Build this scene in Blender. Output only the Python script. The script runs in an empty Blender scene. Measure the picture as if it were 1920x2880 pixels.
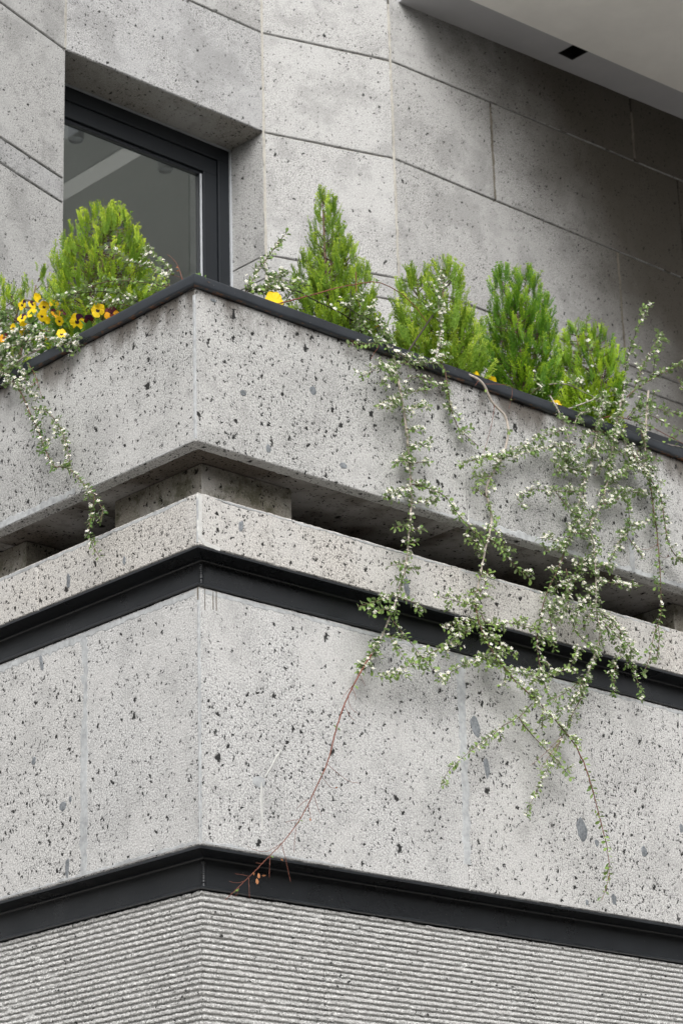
import bpy, bmesh, math, random
import numpy as np
from mathutils import Vector, Matrix, noise as mnoise

random.seed(11)
sc = bpy.context.scene
COL = sc.collection

# ------------------------------------------------------------------ camera
FPX, PITCH, ROLL, YAW = 7009.175, 0.354020, -0.029219, 0.028044   # focal length in px of a 1920 x 2880 frame
CAM = Vector((-5.2397, -6.2786, 1.6))
_a = math.pi / 4 + YAW
FWD = Vector((math.cos(_a) * math.cos(PITCH), math.sin(_a) * math.cos(PITCH), math.sin(PITCH)))
_r = Vector((math.sin(_a), -math.cos(_a), 0)); _u = _r.cross(FWD)
RGT = _r * math.cos(ROLL) + _u * math.sin(ROLL)
UPV = -_r * math.sin(ROLL) + _u * math.cos(ROLL)
cam_d = bpy.data.cameras.new('camera'); cam = bpy.data.objects.new('camera', cam_d); COL.objects.link(cam)
cam.matrix_world = Matrix(((RGT.x, UPV.x, -FWD.x, CAM.x), (RGT.y, UPV.y, -FWD.y, CAM.y),
                           (RGT.z, UPV.z, -FWD.z, CAM.z), (0, 0, 0, 1)))
cam_d.sensor_fit = 'VERTICAL'; cam_d.sensor_height = 36; cam_d.sensor_width = 24
cam_d.lens = FPX / 2880 * 36
cam_d.clip_end = 2000
cam_d.dof.use_dof = True; cam_d.dof.focus_distance = 8.9; cam_d.dof.aperture_fstop = 7.1
sc.camera = cam

# ------------------------------------------------------------------ sky, sun, exposure
w = bpy.data.worlds.new('World'); sc.world = w; w.use_nodes = True
nt = w.node_tree; bg = nt.nodes['Background']
sky = nt.nodes.new('ShaderNodeTexSky'); sky.sky_type = 'NISHITA'; sky.sun_disc = False
SUN_EL, SUN_AZ = math.radians(38), math.atan2(-0.64, -0.50)       # towards the sun
sky.sun_elevation = SUN_EL; sky.sun_rotation = math.pi / 2 - SUN_AZ
sky.air_density = 1.0; sky.dust_density = 6.0; sky.ozone_density = 1.0
hs = nt.nodes.new('ShaderNodeHueSaturation'); hs.inputs['Saturation'].default_value = 0.12
nt.links.new(sky.outputs[0], hs.inputs['Color']); nt.links.new(hs.outputs[0], bg.inputs['Color'])
bg.inputs['Strength'].default_value = 0.15
sun_d = bpy.data.lights.new('sun', 'SUN'); sun_d.energy = 0.6; sun_d.angle = math.radians(60); sun_d.color = (1, 0.975, 0.94)
sun = bpy.data.objects.new('sun', sun_d); COL.objects.link(sun)
_sd = Vector((math.cos(SUN_AZ) * math.cos(SUN_EL), math.sin(SUN_AZ) * math.cos(SUN_EL), math.sin(SUN_EL)))
sun.rotation_euler = _sd.to_track_quat('Z', 'Y').to_euler(); sun.location = (-6, -9, 14)
sc.view_settings.view_transform = 'Standard'; sc.view_settings.look = 'None'
sc.view_settings.gamma = 1; sc.view_settings.use_curve_mapping = False
sc.view_settings.exposure = 0.60
sc.cycles.max_bounces = 5; sc.cycles.diffuse_bounces = 3; sc.cycles.glossy_bounces = 3; sc.cycles.transparent_max_bounces = 12

# ------------------------------------------------------------------ survey helpers: where a sight line meets a real plane of the building
def ray(px, py): return FWD + RGT * ((px - 960) / FPX) + UPV * ((1440 - py) / FPX)
def at_x(px, py, X): d = ray(px, py); return CAM + d * ((X - CAM.x) / d.x)
def at_y(px, py, Y): d = ray(px, py); return CAM + d * ((Y - CAM.y) / d.y)
def at_z(px, py, Z): d = ray(px, py); return CAM + d * ((Z - CAM.z) / d.z)
def at(side, px, py, o): return at_y(px, py, o) if side == 'R' else at_x(px, py, o)

# ------------------------------------------------------------------ materials
def nodes(name):
    m = bpy.data.materials.new(name); m.use_nodes = True
    t = m.node_tree; b = t.nodes['Principled BSDF']
    def N(typ, **kw):
        n = t.nodes.new(typ)
        for k, v in kw.items():
            if k in n.inputs: n.inputs[k].default_value = v
            else: setattr(n, k, v)
        return n
    def L(a, bb): t.links.new(a, bb)
    def M(op, a, b2=None, clamp=False):
        n = t.nodes.new('ShaderNodeMath'); n.operation = op; n.use_clamp = clamp
        for i, x in enumerate((a, b2)):
            if x is None: continue
            if isinstance(x, (int, float)): n.inputs[i].default_value = x
            else: L(x, n.inputs[i])
        return n.outputs[0]
    def MR(v, a, b2, c=0., d=1., smooth=True):
        n = t.nodes.new('ShaderNodeMapRange'); n.interpolation_type = 'SMOOTHSTEP' if smooth else 'LINEAR'
        for i, x in enumerate((v, a, b2, c, d)):
            if isinstance(x, (int, float)): n.inputs[i].default_value = x
            else: L(x, n.inputs[i])
        return n.outputs[0]
    def MIX(f, a, b2):
        n = t.nodes.new('ShaderNodeMix'); n.data_type = 'RGBA'
        for i, x in ((0, f), (6, a), (7, b2)):
            if isinstance(x, (int, float)): n.inputs[i].default_value = x
            elif isinstance(x, tuple): n.inputs[i].default_value = (*x, 1)
            else: L(x, n.inputs[i])
        return n.outputs[2]
    return m, t, b, N, L, M, MR, MIX

def coords(N, L, t, rnd=True):
    tc = N('ShaderNodeTexCoord'); src = tc.outputs['Object']
    if rnd:
        oi = N('ShaderNodeObjectInfo')
        cb = N('ShaderNodeVectorMath', operation='SCALE'); cb.inputs[0].default_value = (31.7, 17.3, 23.9)
        L(oi.outputs['Random'], cb.inputs['Scale'])
        ad = N('ShaderNodeVectorMath', operation='ADD'); L(src, ad.inputs[0]); L(cb.outputs[0], ad.inputs[1])
        src = ad.outputs[0]
    return src

def stone(name, base, dens=1.0, big=1.0, grain=1.0, dirt=None, rough=0.92, psz=1.0, tint=(0.49, 0.485, 0.475), moss=0.0, darkening=None, mottle=0.0):
    """porous volcanic stone: speckled grain, pores of three sizes, cloudy tone. Works on the flat (metres along, metres up) of each face"""
    m, t, b, N, L, M, MR, MIX = nodes(name)
    uv = N('ShaderNodeUVMap', uv_map='face'); oi = N('ShaderNodeObjectInfo')
    rs = N('ShaderNodeVectorMath', operation='SCALE'); rs.inputs[0].default_value = (31.7, 47.3, 0); L(oi.outputs['Random'], rs.inputs['Scale'])
    pa = N('ShaderNodeVectorMath', operation='ADD'); L(uv.outputs[0], pa.inputs[0]); L(rs.outputs[0], pa.inputs[1]); P = pa.outputs[0]
    def NO(scale, det, ro, vec): n = N('ShaderNodeTexNoise', noise_dimensions='2D', Scale=scale, Detail=det, Roughness=ro); L(vec, n.inputs['Vector']); return n.outputs['Fac']
    g1 = NO(150., 1., .8, P)
    mid = NO(15., 2., .6, P)
    cloud = NO(1.9, 3., .6, P)
    mp = N('ShaderNodeMapping'); mp.inputs['Scale'].default_value = (1, .80, 1); L(P, mp.inputs['Vector'])
    wv = N('ShaderNodeVectorMath', operation='SCALE'); wv.inputs[0].default_value = (.014, -.012, 0); L(g1, wv.inputs['Scale'])
    w2 = N('ShaderNodeVectorMath', operation='SCALE'); w2.inputs[0].default_value = (-.012, .016, 0); L(mid, w2.inputs['Scale'])
    ad = N('ShaderNodeVectorMath', operation='ADD'); L(mp.outputs[0], ad.inputs[0]); L(wv.outputs[0], ad.inputs[1])
    ad2 = N('ShaderNodeVectorMath', operation='ADD'); L(ad.outputs[0], ad2.inputs[0]); L(w2.outputs[0], ad2.inputs[1]); 
    w3 = N('ShaderNodeVectorMath', operation='SCALE'); w3.inputs[0].default_value = (.026, .022, 0); L(NO(42., 1., .6, P), w3.inputs['Scale'])
    ad3 = N('ShaderNodeVectorMath', operation='ADD'); L(ad2.outputs[0], ad3.inputs[0]); L(w3.outputs[0], ad3.inputs[1]); Q = ad3.outputs[0]
    masks = []
    for scl, thr, rmin, rmax in ((68., 0.36, .12 * psz, .37 * psz), (23., 0.58, .06 * psz, .21 * psz), (6., 0.76, .04 * psz, .10 * psz)):
        v = N('ShaderNodeTexVoronoi', voronoi_dimensions='2D', Scale=scl); L(Q, v.inputs['Vector'])
        sep = N('ShaderNodeSeparateColor'); L(v.outputs['Color'], sep.inputs[0])
        k = dens if scl > 10 else big
        th = 1 - (1 - thr) * k
        if scl > 10: th = M('ADD', M('MULTIPLY', cloud, 1.1), th - .52)
        on = M('GREATER_THAN', sep.outputs[0], th)
        rr = M('ADD', M('MULTIPLY', M('MULTIPLY', sep.outputs[1], sep.outputs[1]), rmax - rmin), rmin)
        ins = MR(v.outputs['Distance'], M('MULTIPLY', rr, 0.72), rr, 1.0, 0.0, smooth=False)
        masks.append(M('MULTIPLY', on, ins))
    pore = M('MAXIMUM', M('MAXIMUM', masks[0], masks[1]), masks[2], clamp=True)
    gg = MR(g1, 0.32, 0.68, 0.0, 1.0, smooth=False)
    c1 = tuple(x * (1 - 0.42 * grain) for x in base); c2 = tuple(min(.85, x * (1 + 0.34 * grain)) for x in base)
    col = MIX(gg, c1, c2)
    col = MIX(MR(cloud, 0.35, 0.70, 0, 0.5), col, tint)
    if mottle: col = MIX(MR(NO(3.1, 4., .65, P), .46, .66, 0, mottle), col, tuple(x * .5 for x in base))
    col = MIX(MR(mid, 0.50, 0.78, 0, 0.35), col, tuple(x * .62 for x in base))
    if dirt:
        sx = N('ShaderNodeSeparateXYZ'); L(uv.outputs[0], sx.inputs[0])
        for (za, zb, c, amt, stretch) in dirt:
            dm = N('ShaderNodeMapping'); dm.inputs['Scale'].default_value = (1, stretch, 1); L(P, dm.inputs['Vector'])
            dn = NO(6., 4., .6, dm.outputs[0])
            zz = M('ADD', sx.outputs[1], M('MULTIPLY', M('SUBTRACT', dn, 0.5), abs(zb - za) * 1.6))
            f = MR(zz, za, zb, 0, amt); f = M('MULTIPLY', f, MR(dn, .32, .6, .25, 1))
            col = MIX(f, col, c)
    if darkening:  # slanted darkening: soot plus overhang shade mixed into the colour
        ax, az, x0, z0, wd, c, amt = darkening
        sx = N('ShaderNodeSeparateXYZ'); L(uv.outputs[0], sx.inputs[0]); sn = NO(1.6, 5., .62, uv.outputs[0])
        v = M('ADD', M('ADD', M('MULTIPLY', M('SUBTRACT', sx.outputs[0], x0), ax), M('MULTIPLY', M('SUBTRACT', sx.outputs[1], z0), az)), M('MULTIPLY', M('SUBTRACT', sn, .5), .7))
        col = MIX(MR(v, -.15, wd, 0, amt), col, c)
    if moss:
        col = MIX(MR(NO(9., 5., .7, P), .45, .68, 0, moss), col, (.055, .055, .03))
    col = MIX(M('MULTIPLY', pore, 0.97), col, tuple(x * .04 for x in base))  # pit shade painted in: pores go near black, with some dirt
    L(col, b.inputs['Base Color']); b.inputs['Roughness'].default_value = rough
    b.inputs['Specular IOR Level'].default_value = 0.15
    h = M('SUBTRACT', M('MULTIPLY', g1, 0.5), masks[1])
    bp = N('ShaderNodeBump', Strength=0.6, Distance=0.005); L(h, bp.inputs['Height']); L(bp.outputs[0], b.inputs['Normal'])
    return m

def plain(name, col, rough=0.8, var=0.25, scale=30., bump=0.3, dist=0.002, spec=0.3, metal=0.0):
    m, t, b, N, L, M, MR, MIX = nodes(name)
    P = coords(N, L, t)
    n = N('ShaderNodeTexNoise', Scale=scale, Detail=5.0, Roughness=0.65); L(P, n.inputs['Vector'])
    n2 = N('ShaderNodeTexNoise', Scale=scale * .12, Detail=4.0); L(P, n2.inputs['Vector'])
    f = MR(M('ADD', M('MULTIPLY', n.outputs['Fac'], .6), M('MULTIPLY', n2.outputs['Fac'], .4)), 0.3, 0.7)
    L(MIX(f, tuple(c * (1 - var) for c in col), tuple(min(1, c * (1 + var)) for c in col)), b.inputs['Base Color'])
    b.inputs['Roughness'].default_value = rough; b.inputs['Specular IOR Level'].default_value = spec; b.inputs['Metallic'].default_value = metal
    if bump:
        bp = N('ShaderNodeBump', Strength=bump, Distance=dist); L(n.outputs['Fac'], bp.inputs['Height']); L(bp.outputs[0], b.inputs['Normal'])
    return m

def steel(name, col=(0.0075, 0.0088, 0.0105), rough=0.30, rust=0.0):
    m, t, b, N, L, M, MR, MIX = nodes(name)
    P = coords(N, L, t)
    n = N('ShaderNodeTexNoise', Scale=160., Detail=3.); L(P, n.inputs['Vector'])
    n2 = N('ShaderNodeTexNoise', Scale=5., Detail=6., Roughness=.65); L(P, n2.inputs['Vector'])
    sp = N('ShaderNodeTexVoronoi', Scale=70.); L(P, sp.inputs['Vector'])
    sep = N('ShaderNodeSeparateColor'); L(sp.outputs['Color'], sep.inputs[0])
    speck = M('MULTIPLY', M('GREATER_THAN', sep.outputs[0], .93), M('LESS_THAN', sp.outputs['Distance'], .14))
    c = MIX(MR(n2.outputs['Fac'], .35, .7), col, tuple(x * 1.9 for x in col))
    c = MIX(M('MULTIPLY', speck, .55), c, (.16, .15, .14))
    if rust:
        rn = N('ShaderNodeTexNoise', Scale=26., Detail=5., Roughness=.7); L(P, rn.inputs['Vector'])
        g = N('ShaderNodeNewGeometry'); sx = N('ShaderNodeSeparateXYZ'); L(g.outputs['Normal'], sx.inputs[0])
        under = MR(sx.outputs[2], -.55, -.9)
        c = MIX(M('MULTIPLY', M('MULTIPLY', under, MR(rn.outputs['Fac'], .5, .66)), rust), c, (.17, .065, .018))
    L(c, b.inputs['Base Color'])
    L(MR(n2.outputs['Fac'], .3, .75, rough - .07, rough + .16), b.inputs['Roughness'])
    b.inputs['Specular IOR Level'].default_value = 0.5
    h = M('ADD', M('MULTIPLY', n.outputs['Fac'], .3), n2.outputs['Fac'])
    bp = N('ShaderNodeBump', Strength=0.25, Distance=0.004); L(h, bp.inputs['Height']); L(bp.outputs[0], b.inputs['Normal'])
    return m

MAT = {}
GRIME = (0.085, 0.075, 0.065)
MAT['band'] = stone('planter_stone', (.385, .385, .375), mottle=.25, dens=.95, big=.9, dirt=[(5.36, 5.50, GRIME, .92, .35)])
MAT['ledge'] = stone('ledge_stone', (.45, .432, .405), dens=1.25, big=.9)
MAT['panel'] = stone('panel_stone', (.45, .45, .445), mottle=.22, dens=.66, big=1.0)
MAT['panel_b'] = stone('panel_stone_porous', (.46, .457, .448), mottle=.22, dens=1.0, big=1.3)
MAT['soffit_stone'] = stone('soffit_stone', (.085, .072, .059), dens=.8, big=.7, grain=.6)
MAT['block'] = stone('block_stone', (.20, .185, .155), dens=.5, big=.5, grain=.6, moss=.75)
MAT['upper'] = stone('upper_stone', (.395, .393, .385), psz=.72, dens=.7, big=.35, grain=.95, mottle=.38, tint=(.44, .44, .432))
MAT['upper_b'] = stone('upper_stone_speckled', (.37, .37, .368), psz=.72, dens=1.0, big=.35, grain=1., mottle=.38, tint=(.40, .402, .404))
MAT['upper_d'] = stone('upper_stone_soot_shade', (.38, .378, .37), psz=.72, dens=.8, big=.35, grain=.95, mottle=.38, tint=(.43, .428, .42), darkening=(.8, .6, 3.20, 8.9, .95, (.066, .057, .044), .92))  # soot and the soffit's shade both painted in, deepest at upper right
MAT['reveal'] = stone('reveal_stone', (.34, .32, .29), dens=.55, big=.3, grain=.7)
MAT['rib'] = stone('ribbed_stone', (.48, .48, .47), dens=.25, big=.1, grain=1.15)
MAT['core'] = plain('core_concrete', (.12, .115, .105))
MAT['mortar'] = plain('mortar', (.36, .372, .378), rough=.9, var=.3, scale=40.)
MAT['joint'] = plain('joint_mortar', (.15, .138, .108), rough=.95, var=.35, scale=50.)
MAT['joint_pale'] = plain('joint_mortar_pale', (.36, .345, .31), rough=.95, var=.2, scale=50.)
MAT['joint_dark'] = plain('joint_mortar_dirty', (.15, .135, .11), rough=.95, var=.3, scale=50.)
MAT['clast'] = plain('blue_grey_clast', (.165, .178, .19), rough=.9, var=.45, scale=110., bump=.6)
MAT['drip'] = plain('dark_drip', (.13, .115, .095), rough=.8, var=.3)
MAT['pale'] = plain('pale_lime', (.48, .48, .465), rough=.9, var=.15)
MAT['steel'] = steel('black_painted_steel')
MAT['coping'] = steel('black_coping_paint', (.012, .0145, .018), .34, rust=.9)
MAT['frame'] = plain('anthracite_frame', (.010, .0125, .016), rough=.4, var=.08, scale=20, bump=.05, spec=.45)
MAT['trim'] = plain('pale_grey_trim', (.42, .44, .46), rough=.5, var=.08)
MAT['ceil'] = plain('soffit_render', (.90, .885, .84), rough=.9, var=.05, scale=4., bump=.15)
MAT['strip'] = plain('soffit_strip_render', (.44, .44, .45), rough=.8, var=.05, scale=4., bump=.1)
MAT['black'] = plain('black_recess', (.006, .006, .006), rough=.6, var=.1)
MAT['soil'] = plain('soil', (.05, .036, .024), rough=1, var=.5, scale=60, bump=1, dist=.01)
MAT['room'] = plain('room_paint', (.50, .51, .50), rough=.9, var=.03)
MAT['ground'] = plain('paving', (.36, .345, .325), rough=.9, var=.2, scale=6.)
MAT['terrace'] = plain('terrace_tile', (.22, .21, .2), rough=.8, var=.12, scale=9.)

def glass_mat():
    m = bpy.data.materials.new('window_glass'); m.use_nodes = True; t = m.node_tree; t.nodes.clear()
    o = t.nodes.new('ShaderNodeOutputMaterial'); mx = t.nodes.new('ShaderNodeMixShader')
    tr = t.nodes.new('ShaderNodeBsdfTransparent'); tr.inputs[0].default_value = (.70, .73, .72, 1)
    gl = t.nodes.new('ShaderNodeBsdfGlossy'); gl.inputs['Roughness'].default_value = 0.01; gl.inputs['Color'].default_value = (.92, .95, .95, 1)
    fr = t.nodes.new('ShaderNodeFresnel'); fr.inputs['IOR'].default_value = 1.9
    ge = t.nodes.new('ShaderNodeNewGeometry'); mu = t.nodes.new('ShaderNodeMath'); mu.operation = 'MULTIPLY'; iv = t.nodes.new('ShaderNodeMath'); iv.operation = 'SUBTRACT'; iv.inputs[0].default_value = 1
    t.links.new(ge.outputs['Backfacing'], iv.inputs[1]); t.links.new(fr.outputs[0], mu.inputs[0]); t.links.new(iv.outputs[0], mu.inputs[1])
    t.links.new(mu.outputs[0], mx.inputs[0]); t.links.new(tr.outputs[0], mx.inputs[1]); t.links.new(gl.outputs[0], mx.inputs[2]); t.links.new(mx.outputs[0], o.inputs[0])
    return m
MAT['glass'] = glass_mat()

def leafy(name, ca, cb, under=None, rough=.5, transl=.25, attr=None, tipcol=None, hue=.03):
    m, t, b, N, L, M, MR, MIX = nodes(name)
    oi = N('ShaderNodeObjectInfo')
    P = N('ShaderNodeTexCoord'); n = N('ShaderNodeTexNoise', Scale=35., Detail=2.); L(P.outputs['Object'], n.inputs['Vector'])
    f = MR(M('ADD', M('MULTIPLY', oi.outputs['Random'], .7), M('MULTIPLY', n.outputs['Fac'], .5)), .15, .95, 0, 1, smooth=False)
    c = MIX(f, ca, cb)
    if attr:
        a = N('ShaderNodeAttribute', attribute_name=attr)
        c = MIX(MR(M('ADD', a.outputs['Fac'], M('MULTIPLY', M('SUBTRACT', oi.outputs['Random'], .5), .5)), .42, 1.15, 0, .9, smooth=False), c, tipcol)
    if under:
        g = N('ShaderNodeNewGeometry'); c = MIX(M('MULTIPLY', g.outputs['Backfacing'], .8), c, under)
    L(c, b.inputs['Base Color']); b.inputs['Roughness'].default_value = rough; b.inputs['Specular IOR Level'].default_value = .35
    if transl:
        tl = N('ShaderNodeBsdfTranslucent'); L(c, tl.inputs['Color'])
        mx = N('ShaderNodeMixShader'); mx.inputs[0].default_value = transl
        L(b.outputs[0], mx.inputs[1]); L(tl.outputs[0], mx.inputs[2]); L(mx.outputs[0], t.nodes['Material Output'].inputs['Surface'])
    return m
MAT['leaf'] = leafy('cotoneaster_leaf', (.06, .13, .028), (.23, .34, .085), under=(.28, .36, .17))
MAT['petal_white'] = leafy('white_petal', (.78, .77, .72), (.86, .85, .82), transl=.2)
MAT['anther'] = plain('anther', (.55, .48, .16), rough=.8, bump=0)
MAT['stem_grey'] = plain('grey_bark', (.34, .30, .26), rough=.85, var=.35, scale=120.)
MAT['stem_brown'] = plain('brown_bark', (.13, .085, .06), rough=.8, var=.35, scale=120.)
MAT['stem_red'] = plain('red_brown_twig', (.17, .06, .04), rough=.7, var=.3, scale=120.)
MAT['stem_dark'] = plain('dark_bark', (.045, .036, .030), rough=.85, var=.3, scale=120.)
MAT['dry_leaf'] = leafy('dry_leaf', (.30, .12, .05), (.45, .20, .09), transl=.15)
MAT['pansy_leaf'] = leafy('pansy_leaf', (.05, .13, .02), (.14, .26, .05), transl=.3)

def pansy_mat(name, main, mark):
    m, t, b, N, L, M, MR, MIX = nodes(name)
    a = N('ShaderNodeAttribute', attribute_name='radial'); n = N('ShaderNodeTexNoise', Scale=160., Detail=3.)
    P = N('ShaderNodeTexCoord'); L(P.outputs['Object'], n.inputs['Vector'])
    f = MR(M('ADD', a.outputs['Fac'], M('MULTIPLY', M('SUBTRACT', n.outputs['Fac'], .5), .35)), .24, .32, 1, 0)
    c = MIX(f, main, mark); L(c, b.inputs['Base Color']); b.inputs['Roughness'].default_value = .6
    tl = N('ShaderNodeBsdfTranslucent'); L(c, tl.inputs['Color']); mx = N('ShaderNodeMixShader'); mx.inputs[0].default_value = .3
    L(b.outputs[0], mx.inputs[1]); L(tl.outputs[0], mx.inputs[2]); L(mx.outputs[0], t.nodes['Material Output'].inputs['Surface'])
    return m
YEL, DARK, MAR = (.93, .66, .006), (.022, .004, .010), (.10, .010, .022)
MAT['p_blotch'] = pansy_mat('yellow_petal_blotched', YEL, DARK)
MAT['p_yellow'] = pansy_mat('yellow_petal', YEL, YEL)
MAT['p_orange'] = pansy_mat('orange_yellow_petal', (.85, .40, .006), (.20, .03, .01))
MAT['p_purple'] = pansy_mat('purple_petal', (.055, .008, .035), DARK)
MAT['p_maroon'] = pansy_mat('maroon_petal', MAR, DARK)

# ------------------------------------------------------------------ object helpers
def tag(o, label=None, cat=None, group=None, kind=None):
    if label: o['label'] = label
    if cat: o['category'] = cat
    if group: o['group'] = group
    if kind: o['kind'] = kind
    return o
def thing(name, loc, label, cat, group=None):
    o = bpy.data.objects.new(name, None); o.empty_display_size = .1; COL.objects.link(o); o.location = loc
    return tag(o, label, cat, group)
STONES = {'band', 'ledge', 'panel', 'panel_b', 'soffit_stone', 'block', 'upper', 'upper_b', 'upper_d', 'reveal', 'rib'}
def wloc(o):
    p = Vector((0, 0, 0))
    while o is not None: p += o.location; o = o.parent
    return p
class MB:
    def __init__(s): s.v = []; s.f = []; s.mi = []; s.at = []
    def add(s, vs, fs, mi=0, at=None):
        k = len(s.v); s.v += [Vector(x) for x in vs]; s.f += [tuple(i + k for i in f) for f in fs]; s.mi += [mi] * len(fs)
        s.at += (at if at else [0.] * len(vs))
    def box(s, lo, hi):
        x0, y0, z0 = lo; x1, y1, z1 = hi
        s.add([(x0, y0, z0), (x1, y0, z0), (x1, y1, z0), (x0, y1, z0), (x0, y0, z1), (x1, y0, z1), (x1, y1, z1), (x0, y1, z1)],
              [(0, 3, 2, 1), (4, 5, 6, 7), (0, 1, 5, 4), (1, 2, 6, 5), (2, 3, 7, 6), (3, 0, 4, 7)])
    def tube(s, pts, rad, n=6, mi=0):
        vs = []; prev = None
        for i, p in enumerate(pts):
            t = (pts[min(i + 1, len(pts) - 1)] - pts[max(i - 1, 0)])
            t = t.normalized() if t.length > 1e-9 else Vector((0, 0, 1))
            a = prev if prev is not None else (Vector((0, 0, 1)) if abs(t.z) < .8 else Vector((1, 0, 0)))
            a = (a - t * a.dot(t)).normalized(); bb = t.cross(a); prev = a
            for k in range(n):
                an = 2 * math.pi * k / n; vs.append(p + (a * math.cos(an) + bb * math.sin(an)) * rad[i])
        fs = [(i * n + k, i * n + (k + 1) % n, (i + 1) * n + (k + 1) % n, (i + 1) * n + k) for i in range(len(pts) - 1) for k in range(n)]
        fs.append(tuple(range(n - 1, -1, -1))); fs.append(tuple((len(pts) - 1) * n + k for k in range(n)))
        s.add(vs, fs, mi)
    def build(s, name, mats, parent=None, smooth=False, attr=None, recalc=False, link=True, bevel=0, uv=None):
        if not isinstance(mats, (list, tuple)): mats = [mats]
        off = wloc(parent)
        if uv is None: uv = isinstance(mats[0], str) and mats[0] in STONES
        me = bpy.data.meshes.new(name)
        me.from_pydata([v - off for v in s.v], [], s.f)
        for m in mats: me.materials.append(MAT[m] if isinstance(m, str) else m)
        if any(s.mi): me.polygons.foreach_set('material_index', s.mi)
        if attr:
            a = me.attributes.new(attr, 'FLOAT', 'POINT'); a.data.foreach_set('value', s.at)
        if recalc or bevel:
            b = bmesh.new(); b.from_mesh(me); bmesh.ops.recalc_face_normals(b, faces=b.faces)
            if bevel: bmesh.ops.bevel(b, geom=b.edges[:], offset=bevel, segments=2, affect='EDGES', profile=.6)
            b.to_mesh(me); b.free()
        if smooth: me.polygons.foreach_set('use_smooth', [True] * len(me.polygons))
        me.update()
        if uv:
            co = np.empty(len(me.vertices) * 3); me.vertices.foreach_get('co', co); co = co.reshape(-1, 3) + np.array(off)
            li = np.empty(len(me.loops), int); me.loops.foreach_get('vertex_index', li)
            nn = np.empty(len(me.polygons) * 3); me.polygons.foreach_get('normal', nn); nn = np.abs(nn.reshape(-1, 3))
            tot = np.empty(len(me.polygons), int); me.polygons.foreach_get('loop_total', tot)
            ax = np.repeat(np.where(nn[:, 2] > .75, 2, np.where(nn[:, 0] > nn[:, 1], 0, 1)), tot)
            c = co[li]; U = np.where(ax == 0, c[:, 1] + 5.3, c[:, 0]); Vv = np.where(ax == 2, c[:, 1], c[:, 2])
            l = me.uv_layers.new(name='face'); l.data.foreach_set('uv', np.stack([U, Vv], 1).ravel())
        if not link: return me
        o = bpy.data.objects.new(name, me); COL.objects.link(o); o.parent = parent
        return o
def nz(x, y, z): return mnoise.noise(Vector((x, y, z)))

SIDE = {'R': lambda off: (Vector((0, off, 0)), Vector((1, 0, 0)), Vector((0, -1, 0))),
        'L': lambda off: (Vector((off, 0, 0)), Vector((0, 1, 0)), Vector((-1, 0, 0)))}
def slab(name, parent, mat, frame, u0, u1, z0, z1, thick=.05, m0=0., m1=0., step=.02, jit=.0032, bev=.005, seed=0., amp=.0012, gap=.0):
    """a dressed stone slab: gently uneven face, worn edges, real thickness. z0 / z1 may be (left, right) pairs"""
    O, T, Nn = frame
    za, zb = (z0 if isinstance(z0, tuple) else (z0, z0)); zc, zd = (z1 if isinstance(z1, tuple) else (z1, z1))
    u0 += gap; u1 -= gap; za += gap; zb += gap; zc -= gap; zd -= gap
    nu = max(4, int((u1 - u0) / step)); nv = max(4, int((zc - za) / step))
    us = [0, .5 * bev / (u1 - u0)] + [bev / (u1 - u0) + i / nu * (1 - 2 * bev / (u1 - u0)) for i in range(nu + 1)] + [1 - .5 * bev / (u1 - u0), 1]
    hz = max(1e-4, min(zc - za, zd - zb))
    vs_ = [0, .5 * bev / hz] + [bev / hz + i / nv * (1 - 2 * bev / hz) for i in range(nv + 1)] + [1 - .5 * bev / hz, 1]
    V = []; A = len(us); B = len(vs_)
    for j, v in enumerate(vs_):
        for i, uu in enumerate(us):
            u = u0 + (u1 - u0) * uu; lo = za + (zb - za) * uu; hi = zc + (zd - zc) * uu; z = lo + (hi - lo) * v
            e = min(i, A - 1 - i, j, B - 1 - j)
            d = amp * nz(u * 5 + seed, z * 5, seed)
            d -= bev * (1.0 if e == 0 else .3 if e == 1 else 0)
            chip = max(0, nz(u * 23, z * 23, seed + 7) - .25)
            if e <= 2: d -= chip * bev * 1.6
            ju = jit * nz(u * 40, z * 40, seed + 3); jz = jit * nz(u * 40, z * 40, seed + 9)
            if i in (0, A - 1): u += ju
            if j in (0, B - 1): z += jz
            V.append(O + T * u + Nn * d + Vector((0, 0, z)))
    F = [(j * A + i, j * A + i + 1, (j + 1) * A + i + 1, (j + 1) * A + i) for j in range(B - 1) for i in range(A - 1)]
    ring = [i for i in range(A)] + [j * A + A - 1 for j in range(1, B)] + [(B - 1) * A + i for i in range(A - 2, -1, -1)] + [j * A for j in range(B - 2, 0, -1)]
    k = len(V)
    for q in ring:
        i = q % A; sh = (m0 * thick if i == 0 else -m1 * thick if i == A - 1 else 0)
        V.append(V[q] - Nn * thick + T * sh)
    n = len(ring)
    F += [(ring[i], k + i, k + (i + 1) % n, ring[(i + 1) % n]) for i in range(n)]
    F.append(tuple(k + i for i in range(n)))
    mb = MB(); mb.add(V, F); return mb.build(name, mat, parent, recalc=True)

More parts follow.
